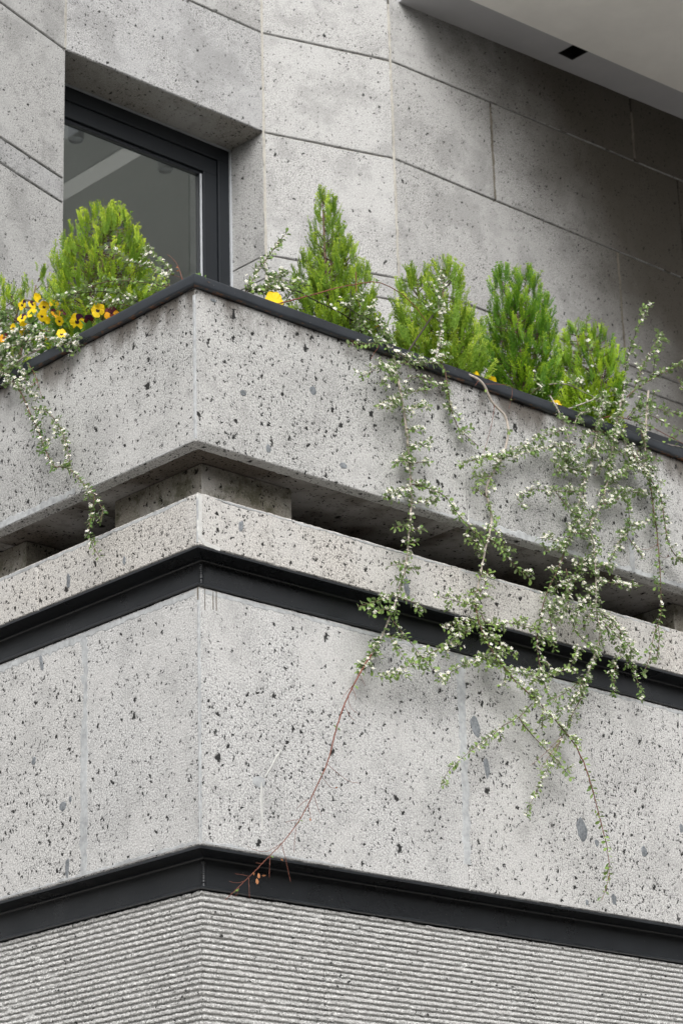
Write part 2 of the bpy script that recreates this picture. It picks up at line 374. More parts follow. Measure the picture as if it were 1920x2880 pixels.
def blob(name, parent, mat, frame, u, z, ru, rz, seed, proud=.0022, tilt=0.):
    """an irregular inclusion lying a little proud of a stone face"""
    O, T, Nn = frame; mb = MB(); n = 16; V = []; ct, st = math.cos(tilt), math.sin(tilt)
    for lev, (k, d) in enumerate(((1.0, -.001), (.86, proud * .8), (.45, proud))):
        for i in range(n):
            a = 2 * math.pi * i / n; r = k * (1 + .38 * nz(math.cos(a) * 1.4, math.sin(a) * 1.4, seed) + .14 * nz(math.cos(a) * 4, math.sin(a) * 4, seed))
            du, dz = ru * r * math.cos(a), rz * r * math.sin(a)
            V.append(O + T * (u + du * ct - dz * st) + Nn * d + Vector((0, 0, z + du * st + dz * ct)))
    F = [(l * n + i, l * n + (i + 1) % n, (l + 1) * n + (i + 1) % n, (l + 1) * n + i) for l in range(2) for i in range(n)]
    F.append(tuple(2 * n + i for i in range(n))); mb.add(V, F)
    return mb.build(name, mat, parent, recalc=False)

def smear(name, parent, mat, frame, pts, wid, seed, proud=.0018, rag=.6, zr=None):
    """a ragged band of mortar or staining along a line on a stone face; pts are (u, z)"""
    O, T, Nn = frame; mb = MB(); V = []; n = 0; P = []
    for (a, b) in zip(pts, pts[1:]):
        L = math.hypot(b[0] - a[0], b[1] - a[1]); k = max(2, int(L / .008))
        P += [(a[0] + (b[0] - a[0]) * i / k, a[1] + (b[1] - a[1]) * i / k, a, b) for i in range(k + (b is pts[-1]))]
    for (u, z, a, b) in P:
        L = math.hypot(b[0] - a[0], b[1] - a[1]); nx, ny = -(b[1] - a[1]) / L, (b[0] - a[0]) / L
        w1 = wid * .5 * (1 + rag * (nz(u * 16, z * 16, seed) + .7 * nz(u * 55, z * 55, seed))); w2 = wid * .5 * (1 + rag * (nz(u * 16, z * 16, seed + 5) + .7 * nz(u * 55, z * 55, seed + 5)))
        for s_, d in ((-w1, -.0012), (-w1 * .7, proud), (w2 * .7, proud), (w2, -.0012)):
            zv = z + ny * s_
            if zr: zv = min(max(zv, zr[0]), zr[1])
            V.append(O + T * (u + nx * s_) + Nn * d + Vector((0, 0, zv)))
    F = [(i * 4 + k, (i + 1) * 4 + k, (i + 1) * 4 + k + 1, i * 4 + k + 1) for i in range(len(P) - 1) for k in range(3)]
    mb.add(V, F); return mb.build(name, mat, parent)

def sweep(name, parent, mat, side, prof, u1, step=.03, wob=0., seed=0., smooth=True, closed=True):
    """a profile of (outward, z) run along one face from the mitred corner to u1"""
    O, T, Nn = SIDE[side](0.); us = [i * step for i in range(int(u1 / step) + 1)]
    n = len(prof); V = []
    for i, u in enumerate(us):
        for (d, z) in prof:
            uu = max(u, -d + 1e-4 * i) if u < .3 else u
            if i == 0: uu = -d
            g = wob * nz(u * 9, d * 20, seed + z * 20)
            V.append(O + T * (uu + .0006) + Nn * (d + g) + Vector((0, 0, z + wob * .6 * nz(u * 7, 3 + d * 9, seed))))
    F = [(i * n + k, i * n + (k + 1) % n, (i + 1) * n + (k + 1) % n, (i + 1) * n + k) for i in range(len(us) - 1) for k in range(n if closed else n - 1)]
    F.append(tuple(range(n))); F.append(tuple((len(us) - 1) * n + k for k in range(n)))
    mb = MB(); mb.add(V, F); o = mb.build(name, mat, parent, recalc=True)
    if smooth:
        o.data.polygons.foreach_set('use_smooth', [True] * len(o.data.polygons)); o.data.set_sharp_from_angle(angle=math.radians(38))
    return o

# ------------------------------------------------------------------ the setting
mb = MB(); mb.add([(-600, -600, 0), (600, -600, 0), (600, 600, 0), (-600, 600, 0)], [(0, 1, 2, 3)])
tag(mb.build('ground', 'ground'), kind='structure')

mb = MB(); mb.box((-30, -24, 0), (45, -16, 8.5)); mb.box((-30, -16, 0), (-20, 30, 8))
tag(mb.build('low_sky_blockers', 'core'), kind='structure')  # unseen boxes across the street, added to block the low sky
XR, YL = 3.35, 1.75           # how far the two faces of the corner run
# ---- lower wall -----------------------------------------------------
EO = .04
FR, FL = SIDE['R'](EO), SIDE['L'](EO)
lower = thing('lower_wall', (0.5, 0.5, 0), 'grey porous stone corner wall with two black steel beams and ribbed base, below the planter', 'wall')
mb = MB(); mb.box((.14, .14, 0), (XR, YL, 4.705)); mb.build('wall_core', 'core', lower)
Z_LT, Z_LB, Z_B1, Z_P0, Z_B2, Z_RB = 4.730, 4.531, 4.379, 3.463, 3.314, 2.66
for i, (a, b) in enumerate(((EO, 1.345), (1.345, 2.62), (2.62, XR))):
    slab('ledge_stone', lower, 'ledge', FR, a, b, Z_LB, Z_LT, thick=.4, m0=1. if i == 0 else 0, seed=i * 3.1, gap=.001, bev=.005, jit=.003)
for i, (a, b) in enumerate(((EO, .98), (.98, YL))):
    slab('ledge_stone', lower, 'ledge', FL, a, b, Z_LB, Z_LT, thick=.4, m0=1. if i == 0 else 0, seed=20 + i * 3.1, gap=.001, bev=.005, jit=.003)
for i, (a, b, mt) in enumerate(((EO, 1.33, 'panel'), (1.33, 2.62, 'panel_b'), (2.62, XR, 'panel'))):
    slab('stone_panel', lower, mt, FR, a, b, Z_P0, Z_B1, thick=.09, m0=1. if i == 0 else 0, seed=40 + i * 3.1, gap=.0012)
for i, (a, b, mt) in enumerate(((EO, .687, 'panel'), (.687, YL, 'panel_b'))):
    slab('stone_panel', lower, mt, FL, a, b, Z_P0, Z_B1, thick=.09, m0=1. if i == 0 else 0, seed=60 + i * 3.1, gap=.0012)
# support blocks in the dark slot under the planter
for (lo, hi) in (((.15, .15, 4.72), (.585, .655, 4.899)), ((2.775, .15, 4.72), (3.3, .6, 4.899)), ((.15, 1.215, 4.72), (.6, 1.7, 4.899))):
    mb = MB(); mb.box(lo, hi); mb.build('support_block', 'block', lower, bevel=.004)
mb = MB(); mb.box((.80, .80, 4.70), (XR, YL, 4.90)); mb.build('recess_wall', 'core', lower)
# rolled steel beams let into the wall
def beam(zt, zb, side, u1, seed):
    d0 = -EO; t = .0105; w = .083
    pr = [(d0 - .14, zt - .001), (d0 + .001, zt - .001), (d0 + .003, zt - .003), (d0 + .003, zt - t), (d0 - w + .011, zt - t - .002)]
    pr += [(d0 - w + .011 - .011 * math.sin(a), zt - t - .002 - .010 * (1 - math.cos(a))) for a in (.5, 1.0, 1.4)]
    pr += [(d0 - w, zt - t - .014), (d0 - w, zb + t + .014)]
    pr += [(d0 - w + .011 - .011 * math.sin(a), zb + t + .002 + .010 * (1 - math.cos(a))) for a in (1.4, 1.0, .5)]
    pr += [(d0 - w + .011, zb + t + .002), (d0 + .006, zb + t), (d0 + .009, zb + t - .003), (d0 + .009, zb + .003), (d0 + .006, zb + .001), (d0 - .14, zb + .001)]
    return sweep('steel_beam', lower, 'steel', side, pr, u1, seed=seed, wob=.0006)
for (zt, zb) in ((Z_LB, Z_B1), (Z_P0, Z_B2)):
    br = beam(zt, zb, 'R', XR, zt); beam(zt, zb, 'L', YL, zt + 3)
    mb = MB(); k = 13
    for i in range(k):
        z = zb + .014 + (zt - zb - .05) * i / (k - 1); c = EO + .077; r = .0078 * (1 + .35 * nz(i * 3.1, zt, 0)); p = Vector((c, c, z + .003 * nz(i * 2.3, 1, zt)))
        V = [p + Vector((math.cos(a) * math.cos(e) * r, math.sin(a) * math.cos(e) * r, math.sin(e) * r * 1.15)) for e in (-1.3, -.5, .5, 1.3) for a in [q * math.pi / 4 for q in range(8)]]
        mb.add(V, [(l * 8 + q, l * 8 + (q + 1) % 8, (l + 1) * 8 + (q + 1) % 8, (l + 1) * 8 + q) for l in range(3) for q in range(8)])
    mb.build('weld_bead', 'steel', br, smooth=True)
# ribbed base
def ribbed(side, u0, u1, seed, first):
    O, T, Nn = SIDE[side](EO); pit = .0196; h = .0112
    fr = SIDE[side](EO + .013)
    pan = slab('ribbed_panel', lower, 'rib', fr, u0 + (.013 if first else 0), u1, Z_RB - .3, Z_B2, thick=.07, m0=1. if first else 0., seed=seed, gap=.0006, amp=.002)
    rough = 1.25 if side == 'L' else 1.0
    for r in range(28):
        zt = Z_B2 - .004 - r * pit; n = int((u1 - u0) / .0048); mb = MB(); V = []
        prof = [(-.004, .0005), (.0078, 0), (.0094, -.003), (.0096, -.0074), (.0082, -.0104), (-.004, -h)]
        q = len(prof)
        for i in range(n + 1):
            u = u0 + .0015 + (u1 - u0 - .003) * i / n
            lift = .0015 * nz(u * 3.0, r * 9.7, seed) * rough
            chip = max(0., nz(u * 30, r * 5.3, seed + 4) - .30) * .013 * rough
            for k, (d, dz) in enumerate(prof):
                c = Vector((u * 1.0, r * 3.3 + k * .011, seed))
                g = (.0026 * nz(u * 48, r * 7 + dz * 48, seed) + .0020 * nz(u * 140, r * 7 + dz * 120, seed + 2)) * rough if 0 < k < q - 1 else 0
                gz = (.0028 * nz(u * 60, r * 11 + k, seed + 6) + .0016 * nz(u * 150, r * 11 + k, seed + 8)) * rough
                dd = d + g - (chip if 0 < k < q - 1 else 0); dd = max(-.004, dd)
                uu = u0 - (dd - .013) + .0004 if (first and i == 0) else u
                V.append(O + T * uu + Nn * (dd - .013) + Vector((0, 0, zt + dz + lift + gz)))
        F = [(i * q + k, (i + 1) * q + k, (i + 1) * q + k + 1, i * q + k + 1) for i in range(n) for k in range(q - 1)]
        F += [tuple(range(q)), tuple(n * q + k for k in range(q))]
        mb.add(V, F); mb.build('rib', 'rib', pan, recalc=True)
for (sd, a, b, s_, fi) in (('R', EO, .602, 1., True), ('R', .602, 1.655, 2., False), ('R', 1.655, 2.75, 3., False), ('L', EO, .80, 4., True), ('L', .80, 1.5, 5., False)):
    ribbed(sd, a, b, s_ * 13.7, fi)
# mortar joints, stains and inclusions of the lower wall, placed on its faces
def uz(side, px, py, off):
    p = at(side, px, py, off); return (p.x if side == 'R' else p.y), p.z
smear('mortar_joint', lower, 'mortar', FR, [(1.335, 4.372), (1.33, 4.0), (1.322, 3.56)], .048, 1., proud=.0006)
smear('mortar_joint', lower, 'mortar', FL, [(.690, 4.372), (.687, 4.0), (.684, 3.47)], .048, 2., proud=.0006)
smear('mortar_joint', lower, 'mortar', FR, [(EO + .004, 4.37), (EO + .005, 3.47)], .007, 3., proud=.0008)
smear('mortar_joint', lower, 'mortar', FL, [(EO + .004, 4.37), (EO + .005, 3.47)], .007, 4., proud=.0008)
smear('mortar_joint', lower, 'mortar', FL, [(EO + .004, 4.72), (EO + .004, 4.54)], .010, 5., proud=.0008)
smear('mortar_joint', lower, 'pale', FR, [(EO + .011, 4.72), (EO + .011, 4.56), (EO + .03, 4.539), (EO + .10, 4.535)], .020, 6., rag=.8)
for i, (sd, fr, a, b, z, wd) in enumerate((('R', FR, .06, 1.3, 4.365, .022), ('R', FR, 1.36, 2.8, 4.367, .018), ('L', FL, .06, .68, 4.362, .028), ('L', FL, .70, 1.4, 4.36, .036),
                                          ('R', FR, .06, .70, 3.472, .016), ('L', FL, .06, .68, 3.474, .020), ('L', FL, .70, 1.4, 3.472, .016),
                                          ('R', FR, .12, 1.3, 4.722, .012), ('R', FR, 1.36, 2.6, 4.722, .013), ('L', FL, .1, 1.3, 4.719, .018))):
    smear('mortar_smear', lower, 'mortar', fr, [(a, z), (b, z)], wd, 10. + i, proud=.0010, rag=1.0, zr=(3.471, 4.371) if z < 4.5 else (4.54, 4.723))
for i, (px, a, b) in enumerate(((557, 1652, 1687), (576, 1656, 1716), (599, 1664, 1715), (608, 1664, 1718))):
    u, z1 = uz('R', px, a, EO); z0 = uz('R', px, b, EO)[1]; smear('drip_stain', lower, 'drip', FR, [(u, z1), (u, z0)], .0055, 30. + i, proud=.0012)
u, z = uz('R', 735, 2200, EO); smear('lime_run', lower, 'pale', FR, [(u, z), (u, z - .17)], .012, 41.); blob('lime_patch', lower, 'mortar', FR, u - .01, z, .03, .022, 42., .0015)
smear('lime_run', lower, 'pale', FR, [uz('R', 745, 2185, EO), uz('R', 790, 2110, EO)], .007, 43.)
CL = [('R', 1336, 2042, 28, 66, .25), ('R', 1368, 2158, 17, 66, .1), ('R', 1636, 2335, 34, 72, .15), ('R', 1677, 2370, 14, 22, 0), ('R', 1810, 2395, 20, 36, -.1), ('R', 1725, 2530, 18, 38, 0),
      ('R', 1649, 2538, 11, 20, 0), ('R', 1914, 2330, 14, 30, 0), ('R', 678, 1480, 13, 34, -.2), ('R', 1143, 1650, 18, 62, .1), ('L', 193, 1635, 14, 50, -.1), ('L', 350, 1577, 10, 26, 0),
      ('L', 118, 1865, 12, 60, -.25), ('L', 96, 2140, 15, 26, .1), ('L', 178, 2267, 22, 30, 0), ('L', 190, 2440, 14, 60, .1), ('L', 199, 2248, 9, 18, 0)]
for i, (sd, px, py, wx, wy, tl) in enumerate(CL):
    u, z = uz(sd, px, py, EO); blob('stone_clast', lower, 'clast', FR if sd == 'R' else FL, u, z, wx / 796 * .7, wy / 796 * .53, 50. + i, tilt=tl)

# ---- the corner planter ----------------------------------------------
BR, BL = SIDE['R'](0.), SIDE['L'](0.)
plan = thing('corner_planter', (0.3, 0.3, 4.9), 'projecting grey stone corner planter with black metal coping along its rim', 'planter')
Z_CT, Z_CB = 5.500, 4.900
for i, (a, b) in enumerate(((0, 1.372), (1.372, 2.345), (2.345, XR))):
    slab('stone_panel', plan, 'band', BR, a, b, Z_CB, Z_CT, thick=.05, m0=1. if i == 0 else 0, seed=80 + i * 5.1, gap=.0008, step=.018)
for i, (a, b) in enumerate(((0, 1.30), (1.30, YL))):
    slab('stone_panel', plan, 'band', BL, a, b, Z_CB, Z_CT, thick=.05, m0=1. if i == 0 else 0, seed=90 + i * 5.1, gap=.0008, step=.018)
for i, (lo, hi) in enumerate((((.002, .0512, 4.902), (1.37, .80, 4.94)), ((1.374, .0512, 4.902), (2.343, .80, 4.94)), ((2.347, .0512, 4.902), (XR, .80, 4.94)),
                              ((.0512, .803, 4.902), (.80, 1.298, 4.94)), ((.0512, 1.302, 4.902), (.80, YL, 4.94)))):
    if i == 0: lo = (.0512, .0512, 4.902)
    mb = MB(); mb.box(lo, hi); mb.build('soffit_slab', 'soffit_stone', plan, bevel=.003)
mb = MB(); mb.box((.055, .055, 4.945), (XR, .38, 5.41)); mb.build('soil', 'soil', plan)
mb = MB(); mb.box((.055, .383, 4.945), (.38, YL, 5.412)); mb.build('soil', 'soil', plan)
mb = MB(); mb.box((.385, .385, 4.945), (XR, .435, 5.46)); mb.build('inner_wall', 'core', plan)
mb = MB(); mb.box((.385, .437, 4.945), (.435, YL, 5.46)); mb.build('inner_wall', 'core', plan)
mb = MB(); mb.box((.44, .44, 4.945), (8.2, 6.0, 4.985)); mb.build('terrace_floor', 'terrace', plan)
cp = [(-.075, 5.40), (-.075, 5.538), (-.070, 5.543), (-.060, 5.544), (.012, 5.545), (.0185, 5.543), (.0215, 5.538), (.0225, 5.531), (.0225, 5.508), (.021, 5.501), (.017, 5.4975), (.002, 5.4965), (.002, 5.506), (-.058, 5.507), (-.058, 5.40)]
sweep('coping', plan, 'coping', 'R', cp, XR, step=.02, wob=.0016, seed=3.); sweep('coping', plan, 'coping', 'L', cp, YL, step=.02, wob=.0030, seed=8.)
smear('mortar_joint', plan, 'mortar', BL, [(.006, 5.47), (.006, 4.91)], .012, 70., proud=.0008); smear('mortar_joint', plan, 'mortar', BR, [(.003, 5.47), (.003, 4.91)], .006, 71., proud=.0006)
smear('mortar_joint', plan, 'mortar', BR, [(2.345, 5.2), (2.345, 4.91)], .03, 72.)
for i, (fr, a, b, z, wd) in enumerate(((BR, 1.0, 1.36, 4.910, .012), (BR, 1.38, 2.9, 4.915, .030), (BL, .70, 1.28, 4.916, .034), (BL, .05, .6, 4.905, .006))):
    smear('mortar_smear', plan, 'mortar', fr, [(a, z), (b, z)], wd, 75. + i, proud=.001, rag=1.0, zr=(4.906, 5.4))
for i, (sd, px, py, wx, wy) in enumerate((('R', 684, 1105, 13, 14), ('R', 880, 1098, 16, 20), ('R', 755, 1262, 11, 18), ('R', 965, 1310, 18, 14), ('R', 600, 845, 12, 8), ('R', 1540, 1150, 9, 12))):
    u, z = uz(sd, px, py, 0.); blob('stone_clast', plan, 'clast', BR if sd == 'R' else BL, u, z, wx / 796 * .9, wy / 796 * .7, 90. + i)

# ---- upper wall with the window ---------------------------------------
def seg(a, b):
    a = Vector((*a, 0)); b = Vector((*b, 0)); T = (b - a).normalized(); Nn = T.cross(Vector((0, 0, 1))); return (a, T, Nn), (b - a).length
V0, V1, V2, V3, V4 = (.27, 1.993), (1.065, 2.2335), (2.333, 2.230), (3.045, 2.000), (7.6, 1.94)
upper = thing('upper_wall', (2.3, 2.6, 4.985), 'set-back upper wall of large pale grey stone blocks with a recessed dark window', 'wall')
C0, C1, C2, C3, C4 = 4.99, 7.080, 7.209, 7.910, 8.50
TOP = 9.25
fA, lA = seg(V0, V1); fB, lB = seg(V1, V2); fC, lC = seg(V2, V3); fD, lD = seg(V3, V4)
G = .0035
def ublock(fr, a, b, z0, z1, mt, s, th=.06): return slab('stone_block', upper, mt, fr, a, b, z0, z1, thick=th, seed=s, gap=G, bev=.006, jit=.0025, step=.03, amp=.002)
for i, (z0, z1, mt) in enumerate(((C0, C1, 'upper'), (C1, C2, 'upper_b'), (C2, C3, 'upper'), (C3, C4, 'upper'), (C4, TOP, 'upper'))):
    ublock(fA, 0, lA, z0, z1, mt, 100 + i)
ublock(fB, 0, lB, C3, C4, 'upper_b', 110); ublock(fB, 0, lB, C4, TOP, 'upper', 111)
for i, (z0, z1, mt) in enumerate(((C0, C1, 'upper'), (C1, C2, 'upper'), (C2, C3, 'upper'), (C3, C4, 'upper'), (C4, TOP, 'upper'))):
    ublock(fC, 0, lC, z0, z1, mt, 120 + i)
sl = lambda u: C4 + .031 * u
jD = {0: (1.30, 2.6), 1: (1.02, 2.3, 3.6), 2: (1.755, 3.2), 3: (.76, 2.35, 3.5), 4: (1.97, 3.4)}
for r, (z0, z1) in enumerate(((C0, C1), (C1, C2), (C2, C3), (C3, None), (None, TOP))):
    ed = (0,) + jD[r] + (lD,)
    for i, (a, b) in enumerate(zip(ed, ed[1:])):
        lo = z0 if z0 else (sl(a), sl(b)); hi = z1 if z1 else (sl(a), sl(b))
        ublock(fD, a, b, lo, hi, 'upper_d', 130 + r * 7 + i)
# backing behind the joints
mb = MB()
for fr, l, z0, z1 in ((fA, lA, C0, TOP), (fB, lB, C3 + .012, TOP), (fC, lC, C0, TOP), (fD, lD, C0, TOP)):
    O, T, Nn = fr; q = [O - Nn * .012 + T * .0, O - Nn * .012 + T * l]
    q2 = [p - Nn * .045 for p in q]
    mb.add([(p.x, p.y, z) for z in (z0, z1) for p in q + q2], [(0, 1, 5, 4), (2, 3, 7, 6), (0, 2, 6, 4), (1, 3, 7, 5), (0, 1, 3, 2), (4, 5, 7, 6)])
mb.build('joint_backing', 'joint', upper, recalc=True)
for fr, u, z0, z1 in ((fA, lA, C3, TOP), (fC, 0, C0, TOP), (fC, lC, C0, 8.86), (fC, lC, C0, C1)):
    smear('mortar_joint', upper, 'joint_pale', fr, [(u, z0 + .01), (u, z1 - .01)], .015, 150. + u + z0, proud=.0008, rag=.8)
for u, z0, z1 in ((.76, C3, C4), (1.755, C2, C3), (1.97, C4 + .07, 8.9)): smear('mortar_joint', upper, 'joint_dark', fD, [(u, z0 + .01), (u, z1 - .01)], .018, 160. + u, proud=.0006, rag=.8)
# window niche: reveals
YB, YF = 2.2315, 2.505
def rv(lo, hi, mt='reveal'):
    mb = MB(); mb.box(lo, hi); return mb.build('reveal_stone', mt, upper, bevel=.003)
rv((1.0, YB + .008, C3 + .002), (2.40, YF + .06, C3 + .07))                                   # head
for z0, z1 in ((C0, C1), (C1, C2), (C2, C3)): rv((2.330, YB + .010, z0 + G), (2.40, YF + .06, z1 - (G if z1 < C3 else -.001)), 'upper')
rv((1.0, YB + .008, C0), (1.068, YF + .06, C3), 'upper')
win = bpy.data.objects.new('window', None); COL.objects.link(win); win.parent = upper; win.location = Vector((1.7, YF, 5.0)) - upper.location
tag(win, 'dark framed window recessed in the stone')
WX0, WX1, WZ0, WZ1 = 1.07, 2.328, 5.2, C3 + .001
def ringbox(name, mat, x0, x1, z0, z1, wd, y0, y1, bev=.003):
    for lo, hi in (((x0, y0, z1 - wd), (x1, y1, z1)), ((x0, y0, z0), (x1, y1, z0 + wd)), ((x0, y0, z0 + wd + .0005), (x0 + wd, y1, z1 - wd - .0005)), ((x1 - wd, y0, z0 + wd + .0005), (x1, y1, z1 - wd - .0005))):
        mb = MB(); mb.box(lo, hi); mb.build(name, mat, win, bevel=bev)
ringbox('trim', 'trim', WX0, WX1 - .0, WZ0, WZ1 - .001, .008, YF - .022, YF - .004, .001)
ringbox('frame', 'frame', WX0 + .009, WX1 - .009, WZ0 + .009, WZ1 - .010, .074, YF - .012, YF + .05)
ringbox('sash', 'frame', WX0 + .087, WX1 - .087, WZ0 + .087, WZ1 - .088, .088, YF - .004, YF + .045)
ringbox('glazing_bead', 'frame', WX0 + .176, WX1 - .176, WZ0 + .176, WZ1 - .177, .018, YF + .012, YF + .04, .002)
mb = MB(); mb.box((WX1 - .189, YF + .006, WZ0 + .19), (WX1 - .179, YF + .011, WZ1 - .19)); mb.build('bead_reflection', 'trim', win)  # pale solid strip standing in for the bright reflection beside the glass
mb = MB(); mb.box((WX0 + .18, YF + .028, WZ0 + .18), (WX1 - .18, YF + .032, WZ1 - .18)); mb.build('pane', 'glass', win)
# room behind: ceiling, beam, back wall, left open towards another daylit side
mb = MB()
mb.box((.4, YF + .07, 8.14), (7.0, 5.3, 8.24)); mb.build('room_ceiling', 'room', upper)
mb = MB(); mb.box((.4, YF + .07, 4.99), (7.0, 5.3, 5.03)); mb.build('room_floor', 'room', upper)
mb = MB(); mb.box((.4, YF + 1.9, 7.93), (7.0, YF + 2.05, 8.139)); mb.build('ceiling_beam', 'room', upper, bevel=.004)
for (px, py, lb) in ((465, 480, 'grey cylinder ceiling spotlight behind the window glass, nearer the right frame'), (214, 395, 'grey cylinder ceiling spotlight behind the window glass, at the left stone edge')):
    p = at_y(px, py, YF + .60); sp = thing('ceiling_spotlight', (p.x, p.y, p.z), lb, 'spotlight', 'spotlights inside the window')
    mb = MB(); n = 24; V = []
    for (r, z) in ((.001, .11), (.042, .11), (.042, 0), (.036, -.002), (.033, .012), (.001, .014)):
        V += [(p.x + r * math.cos(q * 2 * math.pi / n), p.y + r * math.sin(q * 2 * math.pi / n), p.z + z) for q in range(n)]
    mb.add(V, [(l * n + q, l * n + (q + 1) % n, (l + 1) * n + (q + 1) % n, (l + 1) * n + q) for l in range(5) for q in range(n)]); mb.build('lamp_body', 'trim', sp, recalc=True, smooth=False)
    mb = MB(); mb.tube([Vector((p.x, p.y, p.z + .11)), Vector((p.x, p.y, 8.14))], [.006, .006], 8); mb.build('suspension_rod', 'trim', sp)

# ---- overhanging soffit -----------------------------------------------
over = thing('roof_overhang', (5.0, 1.0, 8.9), 'pale rendered soffit with a grey edge strip overhanging the upper wall at top right', 'ceiling')
zs = lambda x: 8.892 + (x - 3.15) * .052
def sof(name, x0, x1, y0, y1, dz, th, mat):
    mb = MB(); V = [(x, y, zs(x) + dz + t) for t in (0, th) for (x, y) in ((x0, y0), (x1, y0), (x1, y1), (x0, y1))]
    mb.add(V, [(0, 1, 2, 3), (4, 5, 6, 7), (0, 1, 5, 4), (1, 2, 6, 5), (2, 3, 7, 6), (3, 0, 4, 7)]); return mb.build(name, mat, over, recalc=True)
pD = at_z(1610, 145, zs(4.4)); LX, LY, LW = pD.x, pD.y, .064
YS = at_z(1650, 140, zs(4.45)).y
XS = 3.12
sof('edge_strip', XS, LX - LW, YS, 2.2, 0, .10, 'strip'); sof('edge_strip', LX + LW, 7.6, YS, 2.2, 0, .10, 'strip')
sof('edge_strip', LX - LW, LX + LW, LY + LW, 2.2, 0, .10, 'strip')
if LY - LW > YS: sof('edge_strip', LX - LW, LX + LW, YS, LY - LW, 0, .10, 'strip')
sof('ceiling_panel', XS, 7.6, -3.2, YS - .0015, -.006, .12, 'ceil')
sof('roof_slab', XS, 7.6, -3.2, 2.2, .125, .3, 'core')
dl = bpy.data.objects.new('recessed_downlight', None); COL.objects.link(dl); dl.parent = over; dl.location = Vector((LX, LY, zs(LX))) - over.location
tag(dl, 'square black recessed downlight')
zz = zs(LX) + .002
for lo, hi in (((LX - LW + .001, LY - LW + .001, zz - .002), (LX + LW - .001, LY - LW + .012, zz + .08)), ((LX - LW + .001, LY + LW - .012, zz - .002), (LX + LW - .001, LY + LW - .001, zz + .08)),
               ((LX - LW + .001, LY - LW + .0125, zz - .002), (LX - LW + .012, LY + LW - .0125, zz + .08)), ((LX + LW - .012, LY - LW + .0125, zz - .002), (LX + LW - .001, LY + LW - .0125, zz + .08))):
    mb = MB(); mb.box(lo, hi); mb.build('trim_ring', 'black', dl)
mb = MB(); mb.box((LX - LW + .002, LY - LW + .002, zz + .081), (LX + LW - .002, LY + LW - .002, zz + .09)); mb.build('lens', 'black', dl)

# ---- black trough standing behind the planter at the right ------------
p0 = at_y(1752, 1186, .46); tr = thing('metal_trough', (p0.x + .4, .6, 4.985), 'black metal trough rising behind the coping at the far right', 'trough')
for lo, hi in (((p0.x, .46, 4.99), (XR + 1.6, .472, p0.z)), ((p0.x, .8, 4.99), (XR + 1.6, .812, p0.z)), ((p0.x, .4725, 4.99), (p0.x + .012, .7995, p0.z))):
    mb = MB(); mb.box(lo, hi); mb.build('side_panel', 'steel', tr, bevel=.002)
#PLANTS
# ------------------------------------------------------------------ thujas
def spray_mesh(seed, n=8, droop=.0):
    """an open feathery spray of scale-leaved shoots, one unit long along +Y"""
    rd = random.Random(seed); mb = MB()
    def rib(p0, p1, w0, w1, t0, t1, cz):
        d = (p1 - p0); s = Vector((-d.y, d.x, 0)).normalized()
        mid = (p0 + p1) / 2 + Vector((0, 0, cz))
        mb.add([p0 - s * w0, p0 + s * w0, mid + s * w1 * 1.1, p1 + s * w1 * .3, p1 - s * w1 * .3, mid - s * w1 * 1.1], [(0, 5, 2, 1), (5, 4, 3, 2)], 0, [t0, t0, (t0 + t1) / 2, t1, t1, (t0 + t1) / 2])
    bend = rd.uniform(-.22, .22); tw = rd.uniform(.05, .12)
    ax = lambda t: Vector((bend * t * t, t, droop * t * t + tw * math.sin(3 * t + seed)))
    pts = [ax(i / 8) for i in range(9)]
    for i in range(8): rib(pts[i], pts[i + 1], .012, .012, i / 10, (i + 1) / 9, 0)
    for i in range(n):
        for sd in (-1, 1):
            t = .05 + .93 * (i + (.4 if sd > 0 else .0) + rd.uniform(-.25, .25)) / n
            if rd.random() < .08: continue
            l = .34 * (1 - t) ** .9 * (.5 + .5 * min(1, t * 4)) * rd.uniform(.6, 1.3) + .07
            a = math.radians(rd.uniform(24, 40)) * sd; p = ax(min(t, .98))
            d = Vector((math.sin(a), math.cos(a), rd.uniform(-.35, .4))).normalized()
            cur = Vector((-math.sin(a) * .5, .3, 0))
            f = lambda q: p + d * (l * q) + cur * (l * q * q * .5)
            k = 3
            for j in range(k): rib(f(j / k), f((j + 1) / k), .011, .0125, t * .35 + .5 * j / k, t * .35 + .5 * (j + 1) / k + .1, 0)
            m = max(1, int(l / .075))
            for j in range(m):
                for s2 in (-1, 1):
                    q = (j + .5 + rd.uniform(-.3, .3)) / m; b0 = f(q); l2 = .12 * (1 - q * .5) * rd.uniform(.6, 1.3)
                    a2 = a + math.radians(rd.uniform(22, 40)) * s2
                    d2 = Vector((math.sin(a2), math.cos(a2), rd.uniform(-.5, .5))).normalized()
                    rib(b0, b0 + d2 * l2, .010, .0125, t * .3 + q * .35, min(1, t * .35 + q * .4 + .35), rd.uniform(-.006, .006))
    return mb.build('foliage_spray', 'leaf', None, attr='tip', link=False)
SPRAYS = [spray_mesh(100 + i, n=7 + i % 3) for i in range(12)]
def thuja_mats(key, ca, cb, tip):
    ca, cb, tip = (tuple(min(.9, x * 1.22) for x in c) for c in (ca, cb, tip)); MAT[key] = leafy(key, ca, cb, rough=.55, transl=.30, attr='tip', tipcol=tip)
thuja_mats('thuja_a', (.06, .14, .010), (.19, .31, .016), (.55, .62, .035))
thuja_mats('thuja_b', (.055, .125, .010), (.16, .28, .016), (.42, .53, .030))
thuja_mats('thuja_c', (.10, .20, .012), (.24, .36, .025), (.55, .62, .07))
thuja_mats('thuja_d', (.035, .115, .005), (.11, .24, .008), (.40, .54, .022))
thuja_mats('thuja_e', (.035, .115, .005), (.12, .25, .009), (.42, .55, .028))

